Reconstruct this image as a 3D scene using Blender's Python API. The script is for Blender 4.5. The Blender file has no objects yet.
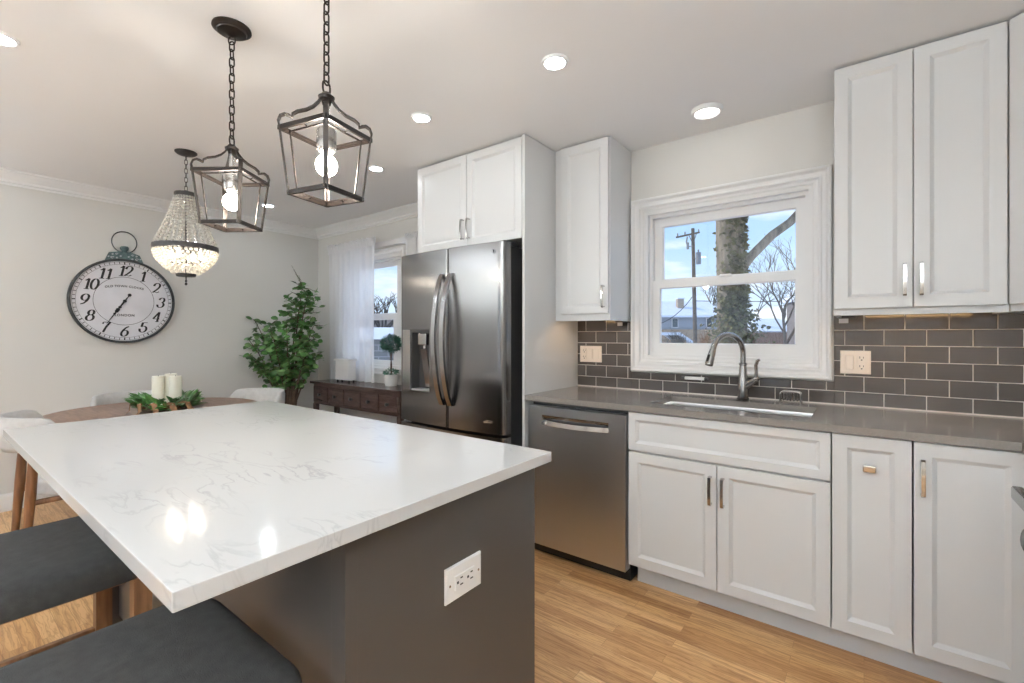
import bpy, bmesh, math, random
from mathutils import Vector, Matrix
from math import pi, sin, cos, radians as RAD

rnd = random.Random(11)
scene = bpy.context.scene
COL = scene.collection

# ------------------------------------------------------------------ camera
YAW = RAD(37.31)
cd = bpy.data.cameras.new('camera')
cd.sensor_width = 36.0
cd.lens = 461.86 / 1024 * 36.0
cd.shift_y = -6.0 / 1024
cd.clip_start = 0.05
cd.clip_end = 500
cam = bpy.data.objects.new('camera', cd)
COL.objects.link(cam)
cam.location = (0, 0, 1.26)
cam.rotation_euler = (pi / 2, 0, YAW)
scene.camera = cam

# ------------------------------------------------------------------ exposure
vs = scene.view_settings
scene.display_settings.display_device = 'sRGB'
vs.view_transform = 'Standard'
vs.look = 'None'
vs.gamma = 1.0
vs.exposure = 0.27
vs.use_curve_mapping = False
DOWNLIGHT = 85.0     # emission of every ceiling downlight
BULB = 230.0          # emission of lantern bulbs
CHAND = 150.0         # emission of chandelier bulbs
STRIP = 30.0          # under-cabinet strip
FILL_LAMP = 430.0          # added fill lamps behind the camera, there to brighten the ceiling
SKY = 1.12

# ------------------------------------------------------------------ world: winter sky with thin clouds
w = bpy.data.worlds.new('winter_sky')
scene.world = w
w.use_nodes = True
nt = w.node_tree
nt.nodes.clear()
def N(nt, t, **kw):
    n = nt.nodes.new(t)
    for k, v in kw.items():
        setattr(n, k, v)
    return n
tc = N(nt, 'ShaderNodeTexCoord')
sep = N(nt, 'ShaderNodeSeparateXYZ')
nt.links.new(tc.outputs['Generated'], sep.inputs[0])
grad = N(nt, 'ShaderNodeValToRGB')
cr = grad.color_ramp
cr.elements[0].position = 0.0; cr.elements[0].color = (.72, .84, .97, 1)
cr.elements[1].position = 0.75; cr.elements[1].color = (.24, .45, .85, 1)
e = cr.elements.new(0.18); e.color = (.40, .62, .95, 1)
nt.links.new(sep.outputs['Z'], grad.inputs[0])
mp = N(nt, 'ShaderNodeMapping')
mp.inputs['Scale'].default_value = (1.6, 1.6, 7.0)
mp.inputs['Location'].default_value = (0.3, 0.1, 0.35)
nt.links.new(tc.outputs['Generated'], mp.inputs[0])
nz = N(nt, 'ShaderNodeTexNoise')
nz.inputs['Scale'].default_value = 2.3
nz.inputs['Detail'].default_value = 6
nt.links.new(mp.outputs[0], nz.inputs['Vector'])
cl = N(nt, 'ShaderNodeValToRGB')
cl.color_ramp.elements[0].position = .50; cl.color_ramp.elements[0].color = (0, 0, 0, 1)
cl.color_ramp.elements[1].position = .66; cl.color_ramp.elements[1].color = (1, 1, 1, 1)
nt.links.new(nz.outputs['Fac'], cl.inputs[0])
mx = N(nt, 'ShaderNodeMixRGB')
mx.inputs['Color2'].default_value = (.92, .95, 1.0, 1)
nt.links.new(cl.outputs[0], mx.inputs['Fac'])
nt.links.new(grad.outputs[0], mx.inputs['Color1'])
bg = N(nt, 'ShaderNodeBackground')
bg.inputs['Strength'].default_value = SKY
nt.links.new(mx.outputs[0], bg.inputs['Color'])
wo = N(nt, 'ShaderNodeOutputWorld')
nt.links.new(bg.outputs[0], wo.inputs[0])

# ------------------------------------------------------------------ sun (low winter sun from the west, never reaches the room)
sd = bpy.data.lights.new('sun', 'SUN')
sd.energy = 2.2
sd.angle = RAD(1.0)
sd.color = (1.0, .93, .82)
sun = bpy.data.objects.new('sun', sd)
COL.objects.link(sun)
sun.location = (-20, -6, 20)
sun.rotation_euler = Vector((0.80, 0.30, -0.52)).to_track_quat('-Z', 'Y').to_euler()

# ------------------------------------------------------------------ materials
MATS = {}
def mat(name, col, rough=.5, metal=0.0, var=0.0, vscale=8.0, vstretch=(1, 1, 1), bump=0.0, bscale=60.0,
        bstretch=None, spec=None, coat=0.0, emit=None, estr=0.0, trans=0.0, sheen=0.0, rvar=0.0, aniso=0.0):
    m = bpy.data.materials.new(name)
    m.use_nodes = True
    nt = m.node_tree
    p = nt.nodes['Principled BSDF']
    c = (col[0], col[1], col[2], 1)
    p.inputs['Base Color'].default_value = c
    p.inputs['Roughness'].default_value = rough
    p.inputs['Metallic'].default_value = metal
    if spec is not None: p.inputs['Specular IOR Level'].default_value = spec
    if coat: p.inputs['Coat Weight'].default_value = coat; p.inputs['Coat Roughness'].default_value = .05
    if sheen: p.inputs['Sheen Weight'].default_value = sheen
    if emit: p.inputs['Emission Color'].default_value = (*emit, 1); p.inputs['Emission Strength'].default_value = estr
    if trans: p.inputs['Transmission Weight'].default_value = trans
    if aniso:
        p.inputs['Anisotropic'].default_value = aniso
        p.inputs['Anisotropic Rotation'].default_value = 0.0
        tg = N(nt, 'ShaderNodeTangent', direction_type='RADIAL', axis='Z')
        nt.links.new(tg.outputs[0], p.inputs['Tangent'])
    tcn = N(nt, 'ShaderNodeTexCoord')
    if var or rvar:
        mpn = N(nt, 'ShaderNodeMapping'); mpn.inputs['Scale'].default_value = vstretch
        nt.links.new(tcn.outputs['Object'], mpn.inputs[0])
        nn = N(nt, 'ShaderNodeTexNoise'); nn.inputs['Scale'].default_value = vscale; nn.inputs['Detail'].default_value = 5
        nt.links.new(mpn.outputs[0], nn.inputs['Vector'])
        if var:
            rp = N(nt, 'ShaderNodeValToRGB')
            rp.color_ramp.elements[0].position = .3; rp.color_ramp.elements[1].position = .7
            rp.color_ramp.elements[0].color = tuple(max(0, v * (1 - var)) for v in col) + (1,)
            rp.color_ramp.elements[1].color = tuple(min(1, v * (1 + var)) for v in col) + (1,)
            nt.links.new(nn.outputs['Fac'], rp.inputs[0])
            nt.links.new(rp.outputs[0], p.inputs['Base Color'])
        if rvar:
            mr = N(nt, 'ShaderNodeMapRange')
            mr.inputs['From Min'].default_value = .3; mr.inputs['From Max'].default_value = .7
            mr.inputs['To Min'].default_value = max(.02, rough - rvar); mr.inputs['To Max'].default_value = rough + rvar
            nt.links.new(nn.outputs['Fac'], mr.inputs[0]); nt.links.new(mr.outputs[0], p.inputs['Roughness'])
    if bump:
        mpb = N(nt, 'ShaderNodeMapping'); mpb.inputs['Scale'].default_value = bstretch or (1, 1, 1)
        nt.links.new(tcn.outputs['Object'], mpb.inputs[0])
        nb = N(nt, 'ShaderNodeTexNoise'); nb.inputs['Scale'].default_value = bscale; nb.inputs['Detail'].default_value = 4
        nt.links.new(mpb.outputs[0], nb.inputs['Vector'])
        b = N(nt, 'ShaderNodeBump'); b.inputs['Strength'].default_value = bump; b.inputs['Distance'].default_value = .004
        nt.links.new(nb.outputs['Fac'], b.inputs['Height']); nt.links.new(b.outputs[0], p.inputs['Normal'])
    MATS[name] = m
    return m

def emitter(name, col, strength):
    m = bpy.data.materials.new(name); m.use_nodes = True
    nt = m.node_tree; nt.nodes.clear()
    e = N(nt, 'ShaderNodeEmission'); e.inputs[0].default_value = (*col, 1); e.inputs[1].default_value = strength
    o = N(nt, 'ShaderNodeOutputMaterial'); nt.links.new(e.outputs[0], o.inputs[0])
    return m

def clear_glass(name, tint=(1, 1, 1), gloss=.05):
    m = bpy.data.materials.new(name); m.use_nodes = True
    nt = m.node_tree; nt.nodes.clear()
    t = N(nt, 'ShaderNodeBsdfTransparent'); t.inputs[0].default_value = (*tint, 1)
    g = N(nt, 'ShaderNodeBsdfGlossy'); g.inputs['Roughness'].default_value = .02
    x = N(nt, 'ShaderNodeMixShader'); x.inputs[0].default_value = gloss
    o = N(nt, 'ShaderNodeOutputMaterial')
    nt.links.new(t.outputs[0], x.inputs[1]); nt.links.new(g.outputs[0], x.inputs[2]); nt.links.new(x.outputs[0], o.inputs[0])
    return m

def sheer(name, col, clear=.3, transl=.4, gloss=0.0):
    m = bpy.data.materials.new(name); m.use_nodes = True
    nt = m.node_tree; nt.nodes.clear()
    d = N(nt, 'ShaderNodeBsdfDiffuse'); d.inputs[0].default_value = (*col, 1)
    t = N(nt, 'ShaderNodeBsdfTranslucent'); t.inputs[0].default_value = (*col, 1)
    c = N(nt, 'ShaderNodeBsdfTransparent')
    x1 = N(nt, 'ShaderNodeMixShader'); x1.inputs[0].default_value = transl
    x2 = N(nt, 'ShaderNodeMixShader'); x2.inputs[0].default_value = clear
    o = N(nt, 'ShaderNodeOutputMaterial')
    nt.links.new(d.outputs[0], x1.inputs[1]); nt.links.new(t.outputs[0], x1.inputs[2])
    nt.links.new(x1.outputs[0], x2.inputs[1]); nt.links.new(c.outputs[0], x2.inputs[2])
    last = x2
    if gloss:
        g = N(nt, 'ShaderNodeBsdfGlossy'); g.inputs['Roughness'].default_value = .08
        x3 = N(nt, 'ShaderNodeMixShader'); x3.inputs[0].default_value = gloss
        nt.links.new(x2.outputs[0], x3.inputs[1]); nt.links.new(g.outputs[0], x3.inputs[2]); last = x3
    nt.links.new(last.outputs[0], o.inputs[0])
    return m

def oak_floor():
    m = bpy.data.materials.new('oak_floor'); m.use_nodes = True
    nt = m.node_tree; p = nt.nodes['Principled BSDF']; L = nt.links.new
    tcn = N(nt, 'ShaderNodeTexCoord')
    br = N(nt, 'ShaderNodeTexBrick')
    br.offset = .37; br.offset_frequency = 2; br.squash = 1.0
    br.inputs['Scale'].default_value = 1.0
    br.inputs['Brick Width'].default_value = .62
    br.inputs['Row Height'].default_value = .057
    br.inputs['Mortar Size'].default_value = .0006
    br.inputs['Mortar Smooth'].default_value = .1
    br.inputs['Bias'].default_value = 0.0
    br.inputs['Color1'].default_value = (0, 0, 0, 1); br.inputs['Color2'].default_value = (1, 1, 1, 1)
    br.inputs['Mortar'].default_value = (.5, .5, .5, 1)
    L(tcn.outputs['Object'], br.inputs['Vector'])
    tone = N(nt, 'ShaderNodeValToRGB')
    tone.color_ramp.elements[0].color = (.440, .235, .092, 1)
    tone.color_ramp.elements[1].color = (.690, .440, .220, 1)
    e = tone.color_ramp.elements.new(.5); e.color = (.590, .345, .152, 1)
    L(br.outputs['Color'], tone.inputs[0])
    # grain: noise stretched along the plank, shifted for every plank
    addv = N(nt, 'ShaderNodeVectorMath', operation='ADD')
    sc = N(nt, 'ShaderNodeVectorMath', operation='SCALE'); sc.inputs['Scale'].default_value = 7.0
    L(br.outputs['Color'], sc.inputs[0]); L(tcn.outputs['Object'], addv.inputs[0]); L(sc.outputs[0], addv.inputs[1])
    mpn = N(nt, 'ShaderNodeMapping'); mpn.inputs['Scale'].default_value = (1.3, 16, 1)
    L(addv.outputs[0], mpn.inputs[0])
    n1 = N(nt, 'ShaderNodeTexNoise'); n1.inputs['Scale'].default_value = 2.2; n1.inputs['Detail'].default_value = 7; n1.inputs['Distortion'].default_value = 1.3
    L(mpn.outputs[0], n1.inputs['Vector'])
    g = N(nt, 'ShaderNodeValToRGB')
    g.color_ramp.elements[0].position = .36; g.color_ramp.elements[0].color = (.66, .56, .47, 1)
    g.color_ramp.elements[1].position = .56; g.color_ramp.elements[1].color = (1.06, 1.04, 1.02, 1)
    L(n1.outputs['Fac'], g.inputs[0])
    mul = N(nt, 'ShaderNodeMixRGB', blend_type='MULTIPLY'); mul.inputs['Fac'].default_value = .75
    L(tone.outputs[0], mul.inputs['Color1']); L(g.outputs[0], mul.inputs['Color2'])
    wv = N(nt, 'ShaderNodeTexWave', wave_type='BANDS', bands_direction='Y')
    wv.inputs['Scale'].default_value = 9; wv.inputs['Distortion'].default_value = 14; wv.inputs['Detail'].default_value = 3; wv.inputs['Detail Scale'].default_value = 1.4
    mpw = N(nt, 'ShaderNodeMapping'); mpw.inputs['Scale'].default_value = (.55, 3.0, 1)
    L(addv.outputs[0], mpw.inputs[0]); L(mpw.outputs[0], wv.inputs['Vector'])
    wr = N(nt, 'ShaderNodeValToRGB')
    wr.color_ramp.elements[0].position = .0; wr.color_ramp.elements[0].color = (.62, .50, .40, 1)
    wr.color_ramp.elements[1].position = .30; wr.color_ramp.elements[1].color = (1, 1, 1, 1)
    L(wv.outputs['Fac'], wr.inputs[0])
    mul2 = N(nt, 'ShaderNodeMixRGB', blend_type='MULTIPLY'); mul2.inputs['Fac'].default_value = .55
    L(mul.outputs[0], mul2.inputs['Color1']); L(wr.outputs[0], mul2.inputs['Color2']); mul = mul2
    seam = N(nt, 'ShaderNodeMixRGB'); seam.inputs['Color2'].default_value = (.20, .09, .03, 1)
    sm = N(nt, 'ShaderNodeMath', operation='MULTIPLY'); sm.inputs[1].default_value = .7
    L(br.outputs['Fac'], sm.inputs[0]); L(sm.outputs[0], seam.inputs['Fac']); L(mul.outputs[0], seam.inputs['Color1'])
    L(seam.outputs[0], p.inputs['Base Color'])
    p.inputs['Roughness'].default_value = .30
    p.inputs['Specular IOR Level'].default_value = .4
    return m

def quartz():
    m = bpy.data.materials.new('white_quartz'); m.use_nodes = True
    nt = m.node_tree; p = nt.nodes['Principled BSDF']; L = nt.links.new
    tcn = N(nt, 'ShaderNodeTexCoord')
    mpn = N(nt, 'ShaderNodeMapping'); mpn.inputs['Rotation'].default_value = (0, 0, RAD(-20)); mpn.inputs['Scale'].default_value = (1, 3.2, 1)
    L(tcn.outputs['Object'], mpn.inputs[0])
    n1 = N(nt, 'ShaderNodeTexNoise'); n1.inputs['Scale'].default_value = 5; n1.inputs['Detail'].default_value = 8; n1.inputs['Distortion'].default_value = .8
    L(mpn.outputs[0], n1.inputs['Vector'])
    a = N(nt, 'ShaderNodeMath', operation='SUBTRACT'); a.inputs[1].default_value = .52
    L(n1.outputs['Fac'], a.inputs[0])
    b = N(nt, 'ShaderNodeMath', operation='ABSOLUTE'); L(a.outputs[0], b.inputs[0])
    n2 = N(nt, 'ShaderNodeTexNoise'); n2.inputs['Scale'].default_value = 3.0; n2.inputs['Detail'].default_value = 2
    L(tcn.outputs['Object'], n2.inputs['Vector'])
    r2 = N(nt, 'ShaderNodeMapRange'); r2.inputs['From Min'].default_value = .5; r2.inputs['From Max'].default_value = .7; r2.inputs['To Max'].default_value = .9
    L(n2.outputs['Fac'], r2.inputs[0])
    r1 = N(nt, 'ShaderNodeMapRange'); r1.inputs['From Min'].default_value = .03; r1.inputs['From Max'].default_value = .0; 
    L(b.outputs[0], r1.inputs[0])
    mu = N(nt, 'ShaderNodeMath', operation='MULTIPLY'); L(r1.outputs[0], mu.inputs[0]); L(r2.outputs[0], mu.inputs[1])
    mix = N(nt, 'ShaderNodeMixRGB'); mix.inputs['Color1'].default_value = (.56, .56, .557, 1); mix.inputs['Color2'].default_value = (.43, .43, .435, 1)
    L(mu.outputs[0], mix.inputs['Fac']); L(mix.outputs[0], p.inputs['Base Color'])
    p.inputs['Roughness'].default_value = .10
    p.inputs['Specular IOR Level'].default_value = .5
    return m

def wood(name, c1, c2, stretch, scale=4.0, rough=.4):
    m = bpy.data.materials.new(name); m.use_nodes = True
    nt = m.node_tree; p = nt.nodes['Principled BSDF']; L = nt.links.new
    tcn = N(nt, 'ShaderNodeTexCoord')
    mpn = N(nt, 'ShaderNodeMapping'); mpn.inputs['Scale'].default_value = stretch
    L(tcn.outputs['Object'], mpn.inputs[0])
    n1 = N(nt, 'ShaderNodeTexNoise'); n1.inputs['Scale'].default_value = scale; n1.inputs['Detail'].default_value = 6; n1.inputs['Distortion'].default_value = .6
    L(mpn.outputs[0], n1.inputs['Vector'])
    g = N(nt, 'ShaderNodeValToRGB')
    g.color_ramp.elements[0].position = .35; g.color_ramp.elements[0].color = (*c1, 1)
    g.color_ramp.elements[1].position = .65; g.color_ramp.elements[1].color = (*c2, 1)
    L(n1.outputs['Fac'], g.inputs[0]); L(g.outputs[0], p.inputs['Base Color'])
    p.inputs['Roughness'].default_value = rough
    return m

def brickwork(name, c1, c2, mortar, bw, bh, ms):
    m = bpy.data.materials.new(name); m.use_nodes = True
    nt = m.node_tree; p = nt.nodes['Principled BSDF']; L = nt.links.new
    tcn = N(nt, 'ShaderNodeTexCoord')
    mpn = N(nt, 'ShaderNodeMapping'); mpn.inputs['Rotation'].default_value = (RAD(90), 0, 0)
    L(tcn.outputs['Object'], mpn.inputs[0])
    br = N(nt, 'ShaderNodeTexBrick'); br.inputs['Scale'].default_value = 1
    br.inputs['Brick Width'].default_value = bw; br.inputs['Row Height'].default_value = bh; br.inputs['Mortar Size'].default_value = ms
    br.inputs['Color1'].default_value = (*c1, 1); br.inputs['Color2'].default_value = (*c2, 1); br.inputs['Mortar'].default_value = (*mortar, 1)
    L(mpn.outputs[0], br.inputs['Vector']); L(br.outputs['Color'], p.inputs['Base Color'])
    p.inputs['Roughness'].default_value = .85
    return m

M = {}
M['floor'] = oak_floor()
M['quartz'] = quartz()
M['wall'] = mat('wall_paint', (.70, .69, .665), .75, var=.015, vscale=1.5)
M['ceil'] = mat('ceiling_paint', (.86, .86, .865), .8, var=.01, vscale=1.2)
M['trim'] = mat('white_trim_paint', (.82, .82, .82), .35)
M['cab'] = mat('white_cabinet_paint', (.67, .675, .68), .32)
M['cabtoe'] = mat('grey_toe_kick_paint', (.60, .61, .63), .5)
M['grey_counter'] = mat('grey_quartz', (.225, .205, .188), .16, var=.10, vscale=160)
M['tile'] = mat('grey_glazed_tile', (.082, .071, .065), .10, var=.12, vscale=3.0)
M['grout'] = mat('pale_grout', (.66, .61, .56), .8)
M['island'] = mat('charcoal_cabinet_paint', (.062, .055, .050), .36)
M['steel'] = mat('brushed_steel', (.60, .605, .62), .40, metal=1.0, aniso=.6, rvar=.03, vscale=5, vstretch=(30, 30, .3))
M['dark_steel'] = mat('dark_brushed_steel', (.20, .196, .196), .22, metal=1.0, aniso=.9, vscale=4, vstretch=(12, 12, .15), bump=.022, bscale=2.6, bstretch=(4, 4, .05))
M['handle_steel'] = mat('polished_dark_steel', (.36, .36, .37), .18, metal=1.0)
M['fridge_side'] = mat('fridge_side_paint', (.035, .035, .037), .4, metal=.2)
M['black'] = mat('black_plastic', (.015, .015, .016), .4)
M['dark_plastic'] = mat('dark_grey_plastic', (.05, .05, .052), .35)
M['chrome'] = mat('chrome', (.52, .51, .50), .14, metal=1.0)
M['nickel'] = mat('brushed_nickel', (.36, .35, .345), .24, metal=1.0)
M['sinksteel'] = mat('sink_steel', (.75, .74, .73), .28, metal=1.0)
M['bronze'] = mat('oil_rubbed_bronze', (.026, .019, .016), .42, metal=.5, var=.25, vscale=30)
M['rust'] = mat('dark_weathered_iron', (.055, .052, .052), .5, metal=.6, var=.3, vscale=25)
M['bulb'] = emitter('bulb_glow', (1.0, .92, .80), BULB)
M['cbulb'] = emitter('chandelier_bulb_glow', (1.0, .88, .72), CHAND)
M['down'] = emitter('downlight_glow', (.89, .96, 1.0), DOWNLIGHT)
M['disc'] = emitter('disc_light_glow', (1.0, .96, .90), 9.0)
M['fill_lamp_disc'] = emitter('added_fill_glow', (.86, .945, 1.0), FILL_LAMP)
M['strip'] = emitter('strip_glow', (1.0, .62, .28), STRIP)
M['socket'] = mat('frosted_socket', (.42, .40, .38), .25, metal=.8)
M['beads'] = sheer('crystal_beads', (.95, .92, .86), clear=.30, transl=.6, gloss=.20)
M['curtain'] = sheer('sheer_voile', (.97, .97, .985), clear=.20, transl=.45)
M['pane'] = clear_glass('window_glass', (1, 1, 1), .04)
M['clockface'] = mat('clock_paper', (.72, .72, .765), .6, var=.06, vscale=7)
M['clockrim'] = mat('clock_dark_rim', (.055, .060, .062), .5, metal=.3, var=.3, vscale=20)
M['clockteal'] = mat('clock_verdigris', (.10, .155, .155), .6, var=.35, vscale=40)
M['ink'] = mat('black_ink', (.012, .012, .014), .5)
M['walnut'] = wood('walnut', (.16, .085, .055), (.27, .155, .105), (2, 14, 2), 3, .35)
M['chairwood'] = wood('chair_walnut', (.12, .050, .020), (.24, .105, .042), (14, 14, 1.5), 3, .4)
M['stoolwood'] = wood('stool_wood', (.16, .075, .035), (.28, .14, .065), (14, 14, 1.5), 3, .45)
M['espresso'] = wood('espresso_wood', (.045, .026, .022), (.085, .052, .045), (2, 10, 10), 4, .22)
M['charfabric'] = mat('charcoal_fabric', (.034, .033, .032), .9, var=.22, vscale=40, bump=.35, bscale=420)
M['linen'] = mat('pale_grey_fabric', (.56, .55, .54), .9, var=.06, vscale=30, bump=.3, bscale=350)
M['plate_almond'] = mat('almond_plastic', (.84, .745, .655), .35)
M['plate_white'] = mat('white_plastic', (.85, .85, .84), .3)
M['leaf'] = mat('green_leaf', (.070, .185, .045), .42, var=.55, vscale=9)
M['leaf2'] = mat('pale_green_leaf', (.16, .28, .10), .5, var=.45, vscale=9)
M['leaf3'] = mat('blue_green_leaf', (.06, .16, .11), .55, var=.4, vscale=40)
M['bark'] = mat('brown_stem', (.10, .065, .045), .7, var=.3, vscale=20)
M['pot'] = mat('dark_basket', (.08, .055, .04), .8, var=.4, vscale=40, bump=.8, bscale=80)
M['whitepot'] = mat('white_ceramic', (.75, .74, .72), .35)
M['wax'] = mat('ivory_wax', (.82, .79, .68), .45)
M['burlap'] = mat('brown_ribbon', (.25, .13, .06), .8, var=.4, vscale=30)
M['succ'] = mat('sage_succulent', (.20, .27, .15), .55, var=.5, vscale=18)
M['whitewood'] = mat('white_painted_wood', (.78, .77, .76), .5)
M['snow'] = mat('snow', (.74, .78, .85), .7, var=.05, vscale=1.5, bump=.3, bscale=4)
M['oldbark'] = mat('rough_bark', (.23, .19, .14), .95, var=.45, vscale=5, vstretch=(3, 3, .5), bump=4.0, bscale=11, bstretch=(1.5, 1.5, .25))
M['twig'] = mat('grey_twig', (.075, .064, .056), .9)
M['ivy'] = mat('ivy_leaf', (.105, .100, .042), .75, var=.75, vscale=7)
M['polewood'] = mat('weathered_pole', (.12, .095, .075), .9, var=.3, vscale=6)
M['polemetal'] = mat('grey_transformer', (.22, .23, .25), .5)
M['siding'] = mat('grey_siding', (.36, .38, .42), .8, var=.05, vscale=2)
M['darksiding'] = mat('brown_grey_siding', (.20, .18, .175), .85, var=.1, vscale=3)
M['tanbrick'] = brickwork('tan_brick', (.42, .29, .18), (.37, .25, .155), (.45, .38, .30), .4, .12, .012)
M['greyblock'] = brickwork('grey_block', (.25, .24, .235), (.21, .205, .20), (.38, .37, .36), .42, .16, .014)
M['roof'] = mat('brown_shingle', (.15, .13, .12), .9, var=.3, vscale=10)
M['fencewood'] = wood('red_fence_wood', (.17, .095, .068), (.28, .17, .125), (8, 8, .6), 3, .85)
M['matte_grey_bar'] = mat('matte_grey', (.20, .20, .205), .95, var=.1, vscale=60, bump=.5, bscale=200)
M['darkglass'] = mat('dark_window_glass', (.06, .09, .11), .1)
M['brickorange'] = brickwork('chimney_brick', (.40, .30, .20), (.34, .24, .16), (.5, .45, .4), .22, .08, .01)
M['label'] = mat('pale_sticker', (.55, .56, .60), .4)

# ------------------------------------------------------------------ mesh builder
ORG = {}
class MB:
    def __init__(s):
        s.bm = bmesh.new()
    def _faces(s, vs, fs):
        bv = [s.bm.verts.new(v) for v in vs]
        for f in fs:
            try: s.bm.faces.new([bv[i] for i in f])
            except ValueError: pass
        return bv
    def box(s, x0, x1, y0, y1, z0, z1, bev=0.0, seg=2):
        x0, x1 = min(x0, x1), max(x0, x1); y0, y1 = min(y0, y1), max(y0, y1); z0, z1 = min(z0, z1), max(z0, z1)
        vs = [(x, y, z) for x in (x0, x1) for y in (y0, y1) for z in (z0, z1)]
        fs = [(0, 1, 3, 2), (4, 6, 7, 5), (0, 4, 5, 1), (2, 3, 7, 6), (0, 2, 6, 4), (1, 5, 7, 3)]
        bv = s._faces(vs, fs)
        if bev > 0:
            ed = set()
            for v in bv: ed.update(v.link_edges)
            bmesh.ops.bevel(s.bm, geom=list(ed), offset=bev, segments=seg, affect='EDGES', profile=.5)
        return s
    def obox(s, c, ax, ay, az, hx, hy, hz):
        c = Vector(c); ax, ay, az = Vector(ax), Vector(ay), Vector(az)
        vs = [c + ax * (hx * i) + ay * (hy * j) + az * (hz * k) for i in (-1, 1) for j in (-1, 1) for k in (-1, 1)]
        s._faces(vs, [(0, 1, 3, 2), (4, 6, 7, 5), (0, 4, 5, 1), (2, 3, 7, 6), (0, 2, 6, 4), (1, 5, 7, 3)])
        return s
    def tube(s, pts, r, seg=8, closed=False, cap=True):
        pts = [Vector(p) for p in pts]; n = len(pts)
        rs = r if isinstance(r, (list, tuple)) else [r] * n
        rings = []; up = None
        for i, p in enumerate(pts):
            if closed: t = pts[(i + 1) % n] - pts[i - 1]
            else: t = pts[min(i + 1, n - 1)] - pts[max(i - 1, 0)]
            if t.length < 1e-9: t = Vector((0, 0, 1))
            t.normalize()
            if up is None:
                up = Vector((0, 0, 1)) if abs(t.z) < .9 else Vector((1, 0, 0))
            a = up - t * up.dot(t)
            if a.length < 1e-6: a = t.orthogonal()
            a.normalize(); up = a; b = t.cross(a)
            rings.append([s.bm.verts.new(p + (a * cos(2 * pi * k / seg) + b * sin(2 * pi * k / seg)) * rs[i]) for k in range(seg)])
        m = n if closed else n - 1
        for i in range(m):
            A, B = rings[i], rings[(i + 1) % n]
            for k in range(seg):
                s.bm.faces.new((A[k], A[(k + 1) % seg], B[(k + 1) % seg], B[k]))
        if cap and not closed:
            s.bm.faces.new(rings[0][::-1]); s.bm.faces.new(rings[-1])
        return s
    def cyl(s, p0, p1, r0, r1=None, seg=20):
        return s.tube([p0, p1], [r0, r0 if r1 is None else r1], seg)
    def lathe(s, prof, c=(0, 0, 0), seg=24, axis=None):
        """prof [(r, h)], revolved round +Z (or the given frame axis=(u, v, n))"""
        c = Vector(c)
        u, v, n = axis if axis else (Vector((1, 0, 0)), Vector((0, 1, 0)), Vector((0, 0, 1)))
        u, v, n = Vector(u), Vector(v), Vector(n)
        rings = []
        for r, h in prof:
            if r < 1e-6: rings.append([s.bm.verts.new(c + n * h)])
            else: rings.append([s.bm.verts.new(c + n * h + (u * cos(2 * pi * k / seg) + v * sin(2 * pi * k / seg)) * r) for k in range(seg)])
        for A, B in zip(rings, rings[1:]):
            for k in range(seg):
                k2 = (k + 1) % seg
                if len(A) == 1 and len(B) == 1: continue
                if len(A) == 1: s.bm.faces.new((A[0], B[k2], B[k]))
                elif len(B) == 1: s.bm.faces.new((A[k], A[k2], B[0]))
                else: s.bm.faces.new((A[k], A[k2], B[k2], B[k]))
        if len(rings[0]) > 1: s.bm.faces.new(rings[0][::-1])
        if len(rings[-1]) > 1: s.bm.faces.new(rings[-1])
        return s
    def ball(s, c, r, sub=2, sc=(1, 1, 1)):
        mtx = Matrix.Translation(Vector(c)) @ Matrix.Diagonal((sc[0], sc[1], sc[2], 1))
        bmesh.ops.create_icosphere(s.bm, subdivisions=sub, radius=r, matrix=mtx)
        return s
    def prism(s, poly, z0, z1):
        n = len(poly)
        a = [s.bm.verts.new((x, y, z0)) for x, y in poly]; b = [s.bm.verts.new((x, y, z1)) for x, y in poly]
        for i in range(n):
            j = (i + 1) % n
            s.bm.faces.new((a[i], a[j], b[j], b[i]))
        s.bm.faces.new(a[::-1]); s.bm.faces.new(b)
        return s
    def extr(s, prof, frame, length):
        """profile [(a, b)] in the plane (A, B) at O, pushed along D"""
        O, A, B, D = [Vector(q) for q in frame]; n = len(prof)
        a = [s.bm.verts.new(O + A * x + B * y) for x, y in prof]
        b = [s.bm.verts.new(O + A * x + B * y + D * length) for x, y in prof]
        for i in range(n):
            j = (i + 1) % n
            s.bm.faces.new((a[i], a[j], b[j], b[i]))
        s.bm.faces.new(a[::-1]); s.bm.faces.new(b)
        return s
    def panel(s, O, u, v, n, wd, ht, loops, fill=True, back=True):
        """nested rectangles: loops = [(inset, height along n)]"""
        O, u, v, n = Vector(O), Vector(u), Vector(v), Vector(n)
        R = []
        for ins, d in loops:
            R.append([s.bm.verts.new(O + u * a + v * b + n * d) for a, b in ((ins, ins), (wd - ins, ins), (wd - ins, ht - ins), (ins, ht - ins))])
        for A, B in zip(R, R[1:]):
            for k in range(4):
                s.bm.faces.new((A[k], A[(k + 1) % 4], B[(k + 1) % 4], B[k]))
        if back: s.bm.faces.new(R[0][::-1])
        if fill: s.bm.faces.new(R[-1])
        else:
            if not back:
                A, B = R[-1], R[0]
                for k in range(4): s.bm.faces.new((A[k], A[(k + 1) % 4], B[(k + 1) % 4], B[k]))
        return s
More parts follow.
